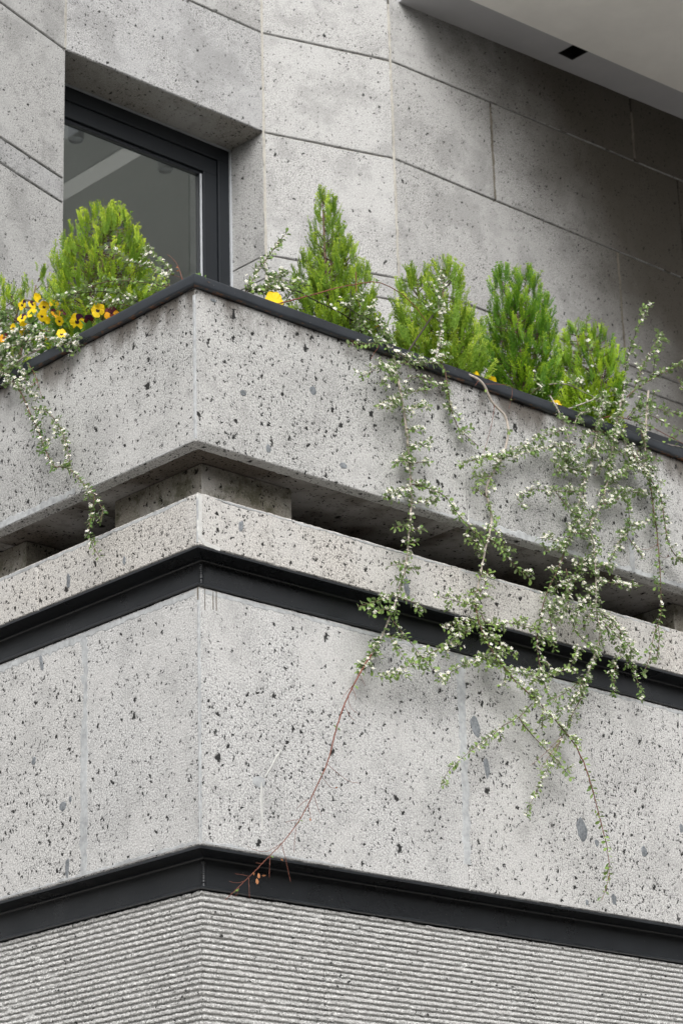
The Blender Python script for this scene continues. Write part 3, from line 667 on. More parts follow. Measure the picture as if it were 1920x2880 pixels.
SPCACHE = {}
def thuja(side, px, ptop, wpx, mat, label, leaders, n, o=.21, seed=0, base_z=5.41, lens=(.07, .13), spread=1., dry=0, full=1.7):
    """side, column and top of the shrub as sighted on the planter's centre line; wpx its width"""
    rd = random.Random(seed); P = at(side, px, ptop, o)
    base = Vector((P.x, P.y, base_z)); H = P.z - base_z; W = wpx / 796 * 1.0
    root = thing('thuja', base, label, 'shrub', 'thujas in the planter')
    m = MAT[mat]
    tr = MB(); tops = []
    for (dx, hh, rr) in leaders:       # dx sideways along the image, fraction of H, fraction of W
        top = base + RGT.to_2d().to_3d().normalized() * (dx * W) + Vector((0, 0, H * hh)) + Vector((rd.uniform(-.02, .02), rd.uniform(-.02, .02), 0))
        tops.append((top, rr * W * .5, hh)); mid = base.lerp(top, .45) + (base - top).to_2d().to_3d() * .12
        tr.tube([base - Vector((0, 0, .03)), mid, top.lerp(base, .12)], [.011, .008, .003], 6)
    tr.build('trunk', 'stem_brown', root, smooth=True)
    sprays = []; br = MB(); tot = sum(t[1] * t[2] for t in tops)
    for (top, R, hh) in tops:
        k = int(n * R * hh / tot)
        for i in range(k):
            t = ((i + rd.random()) / k) ** .85
            t = .06 + .92 * t
            axp = base.lerp(top, t); az = rd.uniform(0, 2 * math.pi) if rd.random() < .6 else math.atan2(-.7, -.7) + rd.choice((-1, 1)) * rd.uniform(.5, 1.7)
            prof = (.55 + .45 * math.sin(min(1, t / .30) * math.pi / 2)) * (1 - max(0, (t - .34) / .66) ** full) + .08
            r = R * prof * spread * 1.32
            L = rd.uniform(*lens) * (.75 + .5 * (1 - t)); up = .55 + 1.5 * t + rd.uniform(-.2, .5)
            out = Vector((math.cos(az), math.sin(az), 0)); d = (out * (1.1 - .8 * t) * min(1.3, spread) + Vector((rd.uniform(-.35, .35), rd.uniform(-.35, .35), up))).normalized()
            hor = math.sqrt(d.x ** 2 + d.y ** 2) * L
            tipz = axp.z + d.z * L
            lim = base_z + H * hh + .006
            st = axp + out * max(0, r * rd.uniform(.45, 1.0) ** .6 - hor * .9)
            st.z = min(st.z - d.z * L * .45, lim - d.z * L * rd.uniform(1.0, 1.12))
            if st.z < base_z + .01: st.z = base_z + .01 + rd.random() * .03
            nrm = out.cross(Vector((0, 0, 1))) * rd.uniform(-1, 1) * 1.2 + out * rd.uniform(-.9, .9) + Vector((rd.uniform(-.3, .3), rd.uniform(-.3, .3), rd.uniform(-.2, .5)))
            nrm = (nrm - d * nrm.dot(d)).normalized(); xx = d.cross(nrm)
            M4 = Matrix(((xx.x, d.x, nrm.x, st.x - base.x), (xx.y, d.y, nrm.y, st.y - base.y), (xx.z, d.z, nrm.z, st.z - base.z), (0, 0, 0, 1)))
            sprays.append((L, M4 @ Matrix.Diagonal((L * rd.uniform(.8, 1.1), L, L, 1)), rd.choice(SPRAYS)))
            if rd.random() < .35: br.tube([axp - Vector((0, 0, .03)), st + d * (L * .3)], [.0028, .0014], 4)
    rd.shuffle(sprays)
    for (L, M4, me) in sprays[:300]:
        o_ = bpy.data.objects.new('foliage_spray', me); COL.objects.link(o_); o_.parent = root; o_.matrix_basis = M4
        o_.material_slots[0].link = 'OBJECT'; o_.material_slots[0].material = m
    if len(sprays) > 300:
        V = []; F = []; A = []; k = 0
        for (L, M4, me) in sprays[300:]:
            if me.name not in SPCACHE:
                a = np.empty(len(me.vertices) * 3); me.vertices.foreach_get('co', a); t_ = np.empty(len(me.vertices)); me.attributes['tip'].data.foreach_get('value', t_)
                SPCACHE[me.name] = (a.reshape(-1, 3), np.array([tuple(p.vertices) for p in me.polygons]), t_)
            a, f, t_ = SPCACHE[me.name]; Q = np.array(M4); V.append(a @ Q[:3, :3].T + Q[:3, 3]); F.append(f + k); A.append(t_ + rd.uniform(-.25, .25)); k += len(a)
        me = bpy.data.meshes.new('foliage'); me.from_pydata(np.concatenate(V).tolist(), [], np.concatenate(F).tolist()); me.materials.append(m)
        me.attributes.new('tip', 'FLOAT', 'POINT').data.foreach_set('value', np.concatenate(A)); me.update()
        o_ = bpy.data.objects.new('foliage', me); COL.objects.link(o_); o_.parent = root; o_['kind'] = 'stuff'
    for i in range(dry):
        a = rd.uniform(0, 6.28); q = base + Vector((math.cos(a) * .05, math.sin(a) * .05, rd.uniform(.05, .25)))
        br.tube([base + Vector((0, 0, .02)), q], [.003, .0012], 4)
    if br.v: br.build('branches', 'stem_brown', root)['kind'] = 'stuff'
    return root
thuja('L', 30, 745, 290, 'thuja_a', 'small bright green thuja at the left edge behind the yellow pansies', [(-.15, .95, .8), (.30, 1.0, .55), (.10, .9, .7), (-.4, .85, .6)], 420, o=.24, seed=1, lens=(.06, .10), full=3.)
thuja('L', 292, 562, 320, 'thuja_a', 'large rounded thuja standing before the dark window, left of the planter corner', [(-.02, 1., .95), (.17, .95, .66), (-.22, .82, .66), (.28, .82, .52)], 860, o=.27, seed=2, lens=(.07, .12), full=2.6)
thuja('R', 912, 526, 300, 'thuja_b', 'tall pointed thuja with two thin spires right of the planter corner', [(0, 1., .46), (.11, .95, .40), (-.24, .68, .62), (.28, .74, .68), (.42, .60, .48), (-.02, .55, .95)], 760, seed=3, lens=(.07, .115), dry=14, full=1.9)
thuja('R', 1212, 728, 280, 'thuja_c', 'pale yellow-green thuja with loose spreading branches behind white cotoneaster flowers', [(-.22, .95, .56), (.14, 1., .55), (.36, .68, .66), (-.36, .62, .55), (.0, .7, .85)], 620, seed=4, lens=(.09, .145), spread=1.1, dry=10, full=2.8)
thuja('R', 1452, 734, 225, 'thuja_d', 'dense upright deep green thuja with several blunt tips, middle of the right row', [(-.20, 1., .64), (.14, .99, .64), (.38, .84, .58), (0, .8, .95), (-.34, .72, .55)], 800, o=.17, seed=5, lens=(.07, .12), full=3.4)
thuja('R', 1640, 898, 205, 'thuja_e', 'low rounded green thuja nearest the hanging cotoneaster tangle on the right', [(-.14, 1., .8), (.18, .96, .8), (.40, .78, .6), (-.36, .80, .6)], 640, o=.17, seed=6, lens=(.07, .115), full=3.6)

# ------------------------------------------------------------------ cotoneasters
def leaf_mesh(seed, wd):
    rd = random.Random(seed); mb = MB(); c = rd.uniform(.06, .16)
    pr = ((0, .02), (.22, .55), (.50, .95), (.76, .85), (.93, .42))
    V = []; 
    for (y, k) in pr:
        z = -c * (y - .3) ** 2 * 1.2; V += [Vector((-wd * k, y, z + c * .9 * k)), Vector((0, y, z)), Vector((wd * k, y, z + c * .9 * k))]
    V.append(Vector((0, 1, -c * .5)))
    F = []
    for i in range(4):
        a = i * 3; F += [(a, a + 1, a + 4, a + 3), (a + 1, a + 2, a + 5, a + 4)]
    F += [(12, 13, 15), (13, 14, 15)]
    mb.add(V, F); return mb.build('leaf', 'leaf', None, link=False, smooth=True)
LEAVES = [leaf_mesh(i, .24 + .035 * i) for i in range(5)]
def flower_mesh(seed):
    rd = random.Random(seed); mb = MB()
    for k in range(5):
        a = 2 * math.pi * k / 5 + rd.uniform(-.1, .1); ca, sa = math.cos(a), math.sin(a); cup = rd.uniform(.10, .45)
        q = [(.10, 0, 0), (.52, -.27, .30 * cup), (.62, 0, .26 * cup), (.52, .27, .30 * cup), (.90, -.20, .75 * cup), (.98, 0, .8 * cup), (.90, .20, .75 * cup)]
        mb.add([(x * ca - y * sa, x * sa + y * ca, z) for x, y, z in q], [(0, 1, 2), (0, 2, 3), (1, 4, 5, 2), (2, 5, 6, 3)], 0)
    n = 8; V = [(.26 * math.cos(i * 2 * math.pi / n), .26 * math.sin(i * 2 * math.pi / n), .10) for i in range(n)] + [(0, 0, .26)]
    mb.add(V, [(i, (i + 1) % n, n) for i in range(n)], 1)
    return mb.build('flower', ['petal_white', 'anther'], None, link=False)
FLOWERS = [flower_mesh(i) for i in range(4)]
def spline(P, step=.008):
    out = []
    for i in range(len(P) - 1):
        p0, p1, p2, p3 = P[max(i - 1, 0)], P[i], P[i + 1], P[min(i + 2, len(P) - 1)]
        k = max(2, int((p2 - p1).length / step))
        for j in range(k):
            t = j / k
            out.append(.5 * ((2 * p1) + (p2 - p0) * t + (2 * p0 - 5 * p1 + 4 * p2 - p3) * t * t + (3 * p1 - p0 - 3 * p2 + p3) * t ** 3))
    out.append(P[-1]); return out

class Bush:
    def __init__(s, side, seed, root_px, label, cat='shrub'):
        s.side = side; s.rd = random.Random(seed); s.seed = seed; s.label = label
        p = at(side, *root_px, .12); s.base = Vector((p.x, p.y, 5.41))
        s.root = thing('cotoneaster', s.base, label, cat, 'white-flowered cotoneasters'); s.leaf = []; s.flow = []; s.dry = []
        s.n = Vector((0, -1, 0)) if side == 'R' else Vector((-1, 0, 0))
    def branch(s, pts, o=(-.05, -.05), r=(.0035, .0012), leaf=1., flow=.35, spur=.5, mat='stem_brown', start=0., ease=.18, size=1., bulk=.02):
        rd = s.rd; n = len(pts); P = []
        Ls = [0]
        for a, b in zip(pts, pts[1:]): Ls.append(Ls[-1] + math.hypot(a[0] - b[0], a[1] - b[1]))
        for i, (x, y) in enumerate(pts):
            f = min(1, Ls[i] / Ls[-1] / ease); f = f * f * (3 - 2 * f)
            q = o[0] + (o[1] - o[0]) * f + bulk * nz(x * .012 + s.seed, y * .012, len(s.leaf) * .01)
            P.append(at(s.side, x, y, q))
        C = spline(P)
        C = [c + Vector((nz(c.x * 40, c.z * 40, 1), nz(c.y * 40, c.z * 40, 2), nz(c.x * 40, c.y * 40, 3))) * .0016 for c in C]
        m = len(C); mb = MB(); mb.tube(C, [r[0] + (r[1] - r[0]) * i / (m - 1) + (.0004 * nz(i * .7, s.seed, 5)) for i in range(m)], 6)
        d = 0.
        for i in range(1, m):
            d += (C[i] - C[i - 1]).length; t = i / (m - 1)
            if t < start: continue
            if d > .0098 / max(.05, leaf):
                d = rd.uniform(-.003, .002); T = (C[i] - C[i - 1]).normalized()
                s.node(C[i], T, flow, size)
                if rd.random() < spur:
                    az = rd.uniform(0, 6.28); a = (s.n if abs(T.dot(s.n)) < .9 else Vector((0, 0, 1))); a = (a - T * a.dot(T)).normalized(); b = T.cross(a)
                    dv = (a * math.cos(az) * .7 + b * math.sin(az) + T * rd.uniform(.2, 1.) + s.n * .25).normalized(); L = rd.uniform(.012, .045)
                    e = C[i] + dv * L + Vector((0, 0, -.1 * L)); mb.tube([C[i], C[i].lerp(e, .5) + Vector((0, 0, .002)), e], [.0012, .001, .0007], 4)
                    k = int(L / .010) + 1
                    for j in range(k): s.node(C[i].lerp(e, (j + 1) / k), dv, flow * 1.15, size * .92)
        mb.build('stem', mat, s.root, smooth=True); return C
    def twig(s, C, at_, px_to, r=.0011, mat='stem_red', o=-.05):
        pass
    def node(s, p, T, flow, size):
        rd = s.rd; k = rd.choice((1, 2, 2, 3)); up = Vector((0, 0, 1))
        a = (s.n - T * s.n.dot(T)); a = a.normalized() if a.length > .1 else up; b = T.cross(a)
        az0 = rd.uniform(0, 6.28)
        for j in range(k):
            az = az0 + j * 2.4 + rd.uniform(-.5, .5)
            dv = (a * (math.cos(az) * .8 + .25) + b * math.sin(az) + T * rd.uniform(.1, .9)).normalized()
            if p.dot(s.n) < .0 and dv.dot(s.n) < -.3: dv = dv - s.n * (2 * dv.dot(s.n)); dv.normalize()
            nr = (up * rd.uniform(.2, 1.1) + s.n * rd.uniform(0, 1.) + Vector((rd.uniform(-.5, .5), rd.uniform(-.5, .5), rd.uniform(-.4, .4))))
            nr = (nr - dv * nr.dot(dv)).normalized(); L = rd.uniform(.0130, .0220) * size
            s.leaf.append((p + dv * .002, dv, nr, L))
        if rd.random() < flow:
            for j in range(rd.choice((1, 1, 2, 2, 3))):
                dv = (s.n * rd.uniform(.2, 1.) + up * rd.uniform(.1, .9) + Vector((rd.uniform(-.6, .6), rd.uniform(-.6, .6), rd.uniform(-.2, .3)))).normalized()
                q = p + dv * rd.uniform(.006, .013) + Vector((rd.uniform(-1, 1), rd.uniform(-1, 1), rd.uniform(-1, 1))) * .006
                x = dv.orthogonal().normalized(); x = Matrix.Rotation(rd.uniform(0, 6.28), 3, dv) @ x
                s.flow.append((q, x, dv, rd.uniform(.0060, .0082)))
    def finish(s):
        rd = s.rd
        def mats(it): 
            q, y, z, L = it; x = y.cross(z); q = q - s.base
            return Matrix(((x.x * L, y.x * L, z.x * L, q.x), (x.y * L, y.y * L, z.y * L, q.y), (x.z * L, y.z * L, z.z * L, q.z), (0, 0, 0, 1)))
        for lst, meshes, nm, pl in ((s.leaf, LEAVES, 'leaf', 'leaves'), (s.flow, FLOWERS, 'flower', 'flowers')):
            lst.sort(key=lambda it: -it[3] / (it[0] - CAM).length)
            for it in lst[:300]:
                o = bpy.data.objects.new(nm, rd.choice(meshes)); COL.objects.link(o); o.parent = s.root; o.matrix_basis = mats(it)
            if len(lst) > 300:
                V = []; F = []; MI = []; k = 0; cache = {}
                for it in lst[300:]:
                    me = rd.choice(meshes)
                    if me.name not in cache:
                        a = np.empty(len(me.vertices) * 3); me.vertices.foreach_get('co', a)
                        cache[me.name] = (a.reshape(-1, 3), [tuple(p.vertices) for p in me.polygons], [p.material_index for p in me.polygons])
                    a, f, mi = cache[me.name]; M4 = np.array(mats(it))
                    V.append(a @ M4[:3, :3].T + M4[:3, 3]); F += [tuple(i + k for i in q) for q in f]; MI += mi; k += len(a)
                me = bpy.data.meshes.new(pl); me.from_pydata(np.concatenate(V).tolist(), [], F)
                for mm in meshes[0].materials: me.materials.append(mm)
                me.polygons.foreach_set('material_index', MI); me.update()
                o = bpy.data.objects.new(pl, me); COL.objects.link(o); o.parent = s.root; o['kind'] = 'stuff'
        if s.dry:
            for (p, dv, L) in s.dry:
                nr = dv.orthogonal().normalized(); o = bpy.data.objects.new('dry_leaf', DRYLEAF); COL.objects.link(o); o.parent = s.root; o.matrix_basis = mats((p, dv, nr, L))
DRYLEAF = LEAVES[1].copy(); DRYLEAF.materials.clear(); DRYLEAF.materials.append(MAT['dry_leaf'])
IN, HG = .14, -.034

# left plant, trailing over the left parapet
b = Bush('L', 21, (40, 1000), 'cotoneaster trailing a single forked strand over the left parapet below the pansies')
b.branch([(21, 1060), (59, 1104), (87, 1167), (108, 1209), (129, 1268), (153, 1310), (178, 1313), (202, 1324), (230, 1355), (251, 1376), (265, 1400), (258, 1442), (251, 1505), (265, 1540), (282, 1568)], (-.045, -.06), (.0040, .0012), 1.15, .42, .25)
b.branch([(94, 1150), (139, 1163), (174, 1212), (188, 1254), (199, 1303)], (-.06, -.06), (.002, .001), 1.3, .6, .2)
b.branch([(59, 1087), (80, 1100), (105, 1115)], (-.06, -.06), (.002, .001), 1.2, .6, .4)
b.branch([(265, 1400), (289, 1435), (279, 1470)], (-.06, -.06), (.0015, .001), 1.1, .5, .2)
b.branch([(77, 1020), (98, 1052), (119, 1118)], (-.05, -.05), (.0015, .0006), .5, .0, .2, 'stem_red')
b.branch([(-40, 1000), (0, 989), (35, 975), (105, 954), (167, 961), (223, 970)], (.02, -.03), (.003, .001), 1.3, .75, .6)
b.branch([(-20, 960), (30, 950), (90, 935), (130, 950)], (.06, .03), (.003, .001), 1.2, .6, .6)
b.branch([(129, 975), (70, 1003), (20, 1040), (-10, 1075)], (.03, -.03), (.005, .004), .9, .5, .5, 'stem_grey')
b.branch([(-20, 1010), (30, 1015), (60, 1040), (75, 1075)], (.02, -.04), (.003, .0012), 1.3, .6, .7)
b.branch([(-30, 1040), (10, 1050), (40, 1085)], (-.01, -.05), (.003, .0012), 1.2, .6, .6)
b.branch([(14, 895), (35, 937), (52, 961), (60, 990)], (.12, .02), (.0025, .0015), .9, .25, .5, 'stem_dark')
b.branch([(0, 905), (20, 880), (45, 885)], (.12, .10), (.002, .001), 1., .2, .4)
b.branch([(170, 945), (130, 930), (95, 930), (60, 945)], (.03, .03), (.002, .001), .9, .3, .5)
b.finish()
# in front of the left thuja
b = Bush('L', 22, (470, 830), 'sparse cotoneaster twigs arching across the big left thuja')
b.branch([(471, 806), (411, 795), (357, 790), (296, 794), (250, 808), (182, 836), (120, 840)], (.05, .06), (.0026, .0010), .75, .10, .35, 'stem_brown')
b.branch([(390, 850), (339, 826), (286, 820), (214, 826), (182, 836)], (.04, .06), (.0026, .0010), .7, .25, .3, 'stem_dark')
b.branch([(380, 866), (361, 860), (307, 851), (250, 844)], (.04, .05), (.002, .0008), .7, .35, .3, 'stem_brown')
b.branch([(478, 806), (464, 776), (429, 754), (386, 742), (343, 722), (293, 697)], (.05, .05), (.0024, .0008), .95, .55, .2, 'stem_brown', size=1.05)
b.branch([(470, 790), (470, 750), (440, 725), (411, 704)], (.05, .05), (.0018, .0008), 1., .7, .2, 'stem_brown', size=1.1)
b.branch([(514, 790), (505, 760), (493, 736), (471, 715)], (.04, .04), (.0014, .0007), .0, 0, 0, 'stem_red')
b.branch([(514, 783), (495, 776), (478, 772)], (.04, .04), (.001, .0006), .0, 0, 0, 'stem_red')
for (x, y) in ((494, 752), (496, 762)): b.dry.append((at_x(x, y, .04), Vector((.5, -.5, .1)).normalized(), .010))
b.branch([(590, 795), (560, 780), (530, 785)], (.05, .05), (.001, .0007), .8, .2, .2)
b.finish()
# middle plant right of the corner
b = Bush('R', 23, (800, 870), 'straggly cotoneaster with bare arching stems around the tall pointed thuja')
b.branch([(688, 825), (726, 764), (768, 703), (810, 649)], (.06, .06), (.0030, .0010), 1.15, .55, .25, 'stem_brown')
b.branch([(730, 823), (772, 814), (833, 818), (871, 837), (917, 860), (986, 898), (1024, 944)], (.06, .04), (.003, .002), .45, .15, .4, 'stem_dark')
b.branch([(760, 860), (864, 833), (948, 810), (1005, 799), (1051, 793), (1086, 802), (1132, 829), (1170, 867), (1200, 906)], (.03, .02), (.0026, .0016), .05, 0, .2, 'stem_red')
b.branch([(795, 860), (829, 814), (871, 802)], (.04, .05), (.0022, .001), .4, .1, .4, 'stem_dark')
for q in ([(735, 822), (755, 800), (780, 775), (790, 770)], [(772, 814), (788, 790), (800, 768)], [(740, 822), (700, 805), (690, 800)], [(772, 814), (815, 800), (840, 805)], [(690, 825), (715, 815), (745, 820), (770, 800)]):
    b.branch(q, (.06, .06), (.0016, .0008), 1.3, .55, .6)
for q in ([(948, 844), (1005, 883), (1063, 913), (1097, 967)], [(960, 870), (990, 850), (1010, 830)], [(1000, 890), (1040, 870), (1050, 850)], [(985, 900), (1020, 915), (1060, 960), (1085, 985)], [(1040, 920), (1080, 940), (1105, 985)], [(1010, 905), (1000, 930), (1020, 945)], [(1030, 860), (1065, 905), (1090, 940)]):
    b.branch(q, (.05, .00), (.0018, .0008), 1.05, .32, .6, 'stem_dark')
b.branch([(1001, 764), (1005, 844), (1040, 885), (1093, 913)], (.02, .02), (.0018, .001), .1, 0, 0, 'stem_red')
b.branch([(1085, 965), (1050, 965), (1015, 968), (978, 971)], (.0, -.045), (.0016, .0008), 1.2, .45, .2)
b.branch([(984, 910), (985, 860), (986, 814)], (.05, .05), (.003, .002), .2, 0, 0, 'stem_dark')
b.branch([(1065, 972), (1048, 1000), (1042, 1010)], (-.04, -.05), (.0012, .0007), .0, 0, 0, 'stem_red')
b.branch([(1115, 1000), (1095, 950), (1085, 935)], (-.02, .03), (.004, .003), .2, .2, .4, 'stem_grey')
b.finish()
# vine with the long bare red end
b = Bush('R', 24, (1150, 1010), 'straight hanging cotoneaster strand ending in a long bare red twig')
A = b.branch([(1100, 975), (1104, 994), (1113, 1043), (1128, 1116), (1144, 1226), (1153, 1337), (1156, 1416), (1150, 1496), (1141, 1588), (1118, 1672), (1099, 1726), (1070, 1797), (1045, 1840)], (-.02, HG), (.0056, .0034), .75, .45, .3, 'stem_grey')
b.branch([(1072, 1792), (1045, 1840), (1029, 1867), (1010, 1895)], (HG, HG), (.003, .0026), 1.7, .7, .2, 'stem_brown', size=1.15)
b.branch([(1045, 1840), (1024, 1872), (985, 1945), (957, 2012), (935, 2090), (918, 2151), (879, 2235), (845, 2302), (795, 2369), (762, 2403), (706, 2461), (633, 2531)], (HG, -.075), (.0033, .0010), 0, 0, 0, 'stem_red', bulk=.01)
for q in ([(1012, 1898), (1020, 1915), (1027, 1930)], [(995, 1925), (975, 1945), (962, 1965)], [(990, 1935), (998, 1955), (1000, 1968)], [(980, 1960), (985, 1990), (1008, 2008)], [(968, 1985), (985, 2015), (998, 2027)], [(920, 2148), (955, 2180), (985, 2198), (1012, 2203)],
          [(905, 2185), (925, 2210), (942, 2218)], [(882, 2232), (893, 2270), (904, 2295)], [(868, 2248), (845, 2262), (835, 2275)], [(865, 2265), (872, 2290), (875, 2302)], [(840, 2305), (820, 2308), (803, 2313)], [(832, 2330), (828, 2370), (827, 2398)], [(795, 2369), (750, 2395), (715, 2390), (695, 2377)],
          [(793, 2375), (805, 2425), (817, 2480)], [(760, 2408), (758, 2440), (757, 2470)], [(740, 2430), (720, 2427)], [(702, 2465), (680, 2460), (662, 2457)], [(700, 2470), (700, 2500), (702, 2527)], [(672, 2497), (668, 2510), (662, 2520)], [(690, 2478), (665, 2483), (645, 2478)]):
    b.branch(q, (-.075, -.08), (.0010, .0006), 0, 0, 0, 'stem_red', bulk=.004)
for (x, y, dx, dz, L) in ((727, 2455, .1, -1, .018), (722, 2470, .15, -1, .020), (748, 2462, -.9, 0, .014), (796, 2422, -.4, .6, .012), (942, 2217, .7, .4, .010), (872, 2300, .1, -1, .011), (714, 2462, -.1, 1, .012)):
    b.dry.append((at_y(x, y, -.08), (RGT * dx + UPV * dz - FWD * .2).normalized(), L))
for q in ([(1113, 1040), (1075, 1033), (1020, 1058)], [(1128, 1116), (1090, 1125), (1058, 1150)], [(1128, 1112), (1170, 1100), (1200, 1098)], [(1137, 1153), (1175, 1148), (1215, 1146)], [(1141, 1208), (1165, 1206), (1190, 1212)], [(1147, 1257), (1175, 1248), (1203, 1250)], [(1150, 1300), (1120, 1296)], [(1151, 1306), (1180, 1300), (1205, 1302)],
          [(1155, 1367), (1110, 1385), (1078, 1402)], [(1156, 1416), (1190, 1412), (1228, 1404)], [(1118, 1052), (1090, 1060), (1065, 1080)], [(1132, 1130), (1110, 1135), (1085, 1150)], [(1110, 1030), (1140, 1020), (1165, 1030)], [(1154, 1345), (1180, 1365), (1200, 1372)]):
    b.branch(q, (HG, -.07), (.0016, .0008), 1.25, .62, .3)
for q in ([(1150, 1490), (1130, 1480), (1108, 1484)], [(1150, 1500), (1170, 1488), (1190, 1490)], [(1140, 1586), (1115, 1588), (1095, 1592)], [(1140, 1597), (1157, 1602)], [(1150, 1530), (1170, 1525)], [(1130, 1630), (1108, 1632)], [(1115, 1672), (1060, 1690), (1005, 1706)], [(1118, 1680), (1155, 1692), (1195, 1710)], [(1102, 1720), (1075, 1715), (1048, 1727)]):
    b.branch(q, (HG, -.07), (.0014, .0007), 1.15, .22, .15, size=1.15)
b.branch([(1102, 1742), (1125, 1772), (1153, 1806), (1200, 1865), (1252, 1918)], (HG, -.07), (.0018, .0008), .95, .25, .25, size=1.1)
b.branch([(1086, 1780), (1110, 1810), (1131, 1844), (1150, 1867)], (HG, -.07), (.0014, .0007), .9, .2, .3, size=1.1)
b.branch([(1155, 1361), (1200, 1372), (1250, 1395), (1275, 1430), (1327, 1490), (1388, 1525), (1443, 1587), (1492, 1630)], (HG, -.08), (.0024, .0009), 1.15, .5, .25, size=1.1)
# its upright flowering stem before the yellow thuja
b.branch([(1225, 1005), (1240, 930), (1232, 850), (1240, 775)], (-.01, .03), (.0040, .0014), 1.35, .85, .5, 'stem_grey')
b.branch([(1144, 993), (1180, 940), (1217, 886)], (.02, .03), (.0048, .0035), .0, 0, 0, 'stem_dark')
b.branch([(1200, 790), (1225, 830), (1240, 850)], (.03, .03), (.0014, .001), .8, .6, .3, 'stem_dark')
b.branch([(1185, 845), (1210, 870), (1225, 885)], (.03, .03), (.0014, .001), .6, .4, .3, 'stem_dark')
b.branch([(1105, 985), (1150, 1010), (1200, 1022), (1250, 1000), (1262, 1010)], (-.03, -.05), (.0022, .0012), 1.3, .75, .5)
b.branch([(1225, 1005), (1248, 1035), (1259, 1100), (1272, 1165), (1294, 1210), (1345, 1255)], (-.03, HG), (.0034, .0012), .8, .38, .35, 'stem_brown', size=1.1)
b.branch([(1140, 1065), (1180, 1060), (1215, 1075), (1255, 1090)], (HG, HG), (.0016, .0008), 1.1, .45, .3)
b.finish()
# the winding strand
b = Bush('R', 25, (1270, 1050), 'winding cotoneaster strand with a pale bare crook near the rim, hanging lowest on the right')
b.branch([(1255, 1034), (1303, 1049), (1352, 1073), (1382, 1129), (1419, 1171), (1428, 1220), (1413, 1288)], (.0, HG), (.0056, .0050), .05, .0, .3, 'stem_grey', ease=.35)
b.branch([(1413, 1288), (1376, 1349), (1367, 1386), (1382, 1465), (1361, 1557), (1343, 1655), (1335, 1691)], (HG, HG), (.0048, .0040), .35, .4, .4, 'stem_grey')
b.branch([(1335, 1691), (1344, 1742), (1367, 1803), (1392, 1844), (1418, 1879), (1453, 1921), (1493, 1956), (1538, 2001), (1579, 2046), (1617, 2097)], (HG, -.07), (.0040, .0026), 1.2, .6, .45, 'stem_brown')
b.branch([(1617, 2097), (1640, 2144), (1662, 2211), (1678, 2272), (1694, 2336), (1707, 2390), (1711, 2463), (1691, 2533)], (-.07, -.07), (.0026, .0008), .62, .03, .05, 'stem_red', size=1.12, bulk=.008)
for q, f, sp in (([(1338, 1752), (1271, 1806), (1207, 1838), (1147, 1873), (1067, 1905)], .55, .35), ([(1390, 1840), (1312, 1867), (1265, 1892), (1236, 1911)], .6, .35), ([(1332, 1704), (1284, 1691), (1226, 1675)], .55, .35), ([(1332, 1742), (1290, 1752), (1242, 1765)], .45, .3), ([(1350, 1720), (1370, 1755), (1424, 1752), (1500, 1771), (1530, 1795)], .5, .35), ([(1357, 1781), (1410, 1815), (1446, 1844)], .75, .5),
                 ([(1413, 1282), (1350, 1290), (1290, 1306)], .5, .4), ([(1385, 1338), (1355, 1342), (1327, 1338)], .2, .2), ([(1370, 1400), (1345, 1380), (1330, 1378)], .2, .2), ([(1496, 1978), (1458, 2017), (1413, 2042), (1376, 2074), (1340, 2100), (1303, 2128), (1262, 2166), (1242, 2205)], .30, .2), ([(1458, 2017), (1474, 2042), (1531, 2106), (1563, 2135), (1603, 2187)], .35, .2), ([(1582, 2068), (1560, 2119), (1535, 2170), (1512, 2218), (1493, 2256), (1477, 2296)], .4, .15),
                 ([(1525, 2004), (1524, 2035), (1523, 2061)], .1, .2), ([(1420, 1880), (1470, 1895), (1530, 1908), (1560, 1893), (1600, 1875), (1620, 1830)], .6, .35), ([(1335, 1691), (1360, 1650), (1372, 1600)], .4, .3), ([(1362, 1545), (1330, 1520), (1310, 1500)], .45, .4), ([(1378, 1480), (1400, 1500), (1420, 1540)], .4, .3), ([(1350, 1620), (1385, 1610)], .3, .2), ([(1345, 1660), (1320, 1668)], .4, .3), ([(1418, 1879), (1420, 1905), (1410, 1930)], .1, .3), ([(1395, 1850), (1380, 1870), (1370, 1880)], .2, .3)):
    b.branch(q, (HG, -.05), (.0020, .0008), 1.15, f, sp)
for q in ([(1579, 2071), (1530, 2120), (1490, 2154)], [(1576, 2081), (1540, 2130), (1517, 2167)]): b.branch(q, (-.07, -.07), (.0012, .0006), .05, 0, 0, 'stem_red')
b.branch([(1345, 1070), (1335, 1085)], (HG, HG), (.001, .0006), 0, 0, 0, 'stem_red')
b.branch([(1390, 1140), (1380, 1200), (1360, 1270), (1345, 1310)], (HG, HG), (.001, .0006), .05, 0, 0, 'stem_red')
b.branch([(1365, 1080), (1420, 1082), (1440, 1095), (1430, 1150)], (-.04, -.05), (.0011, .0006), .0, 0, 0, 'stem_red')
b.finish()
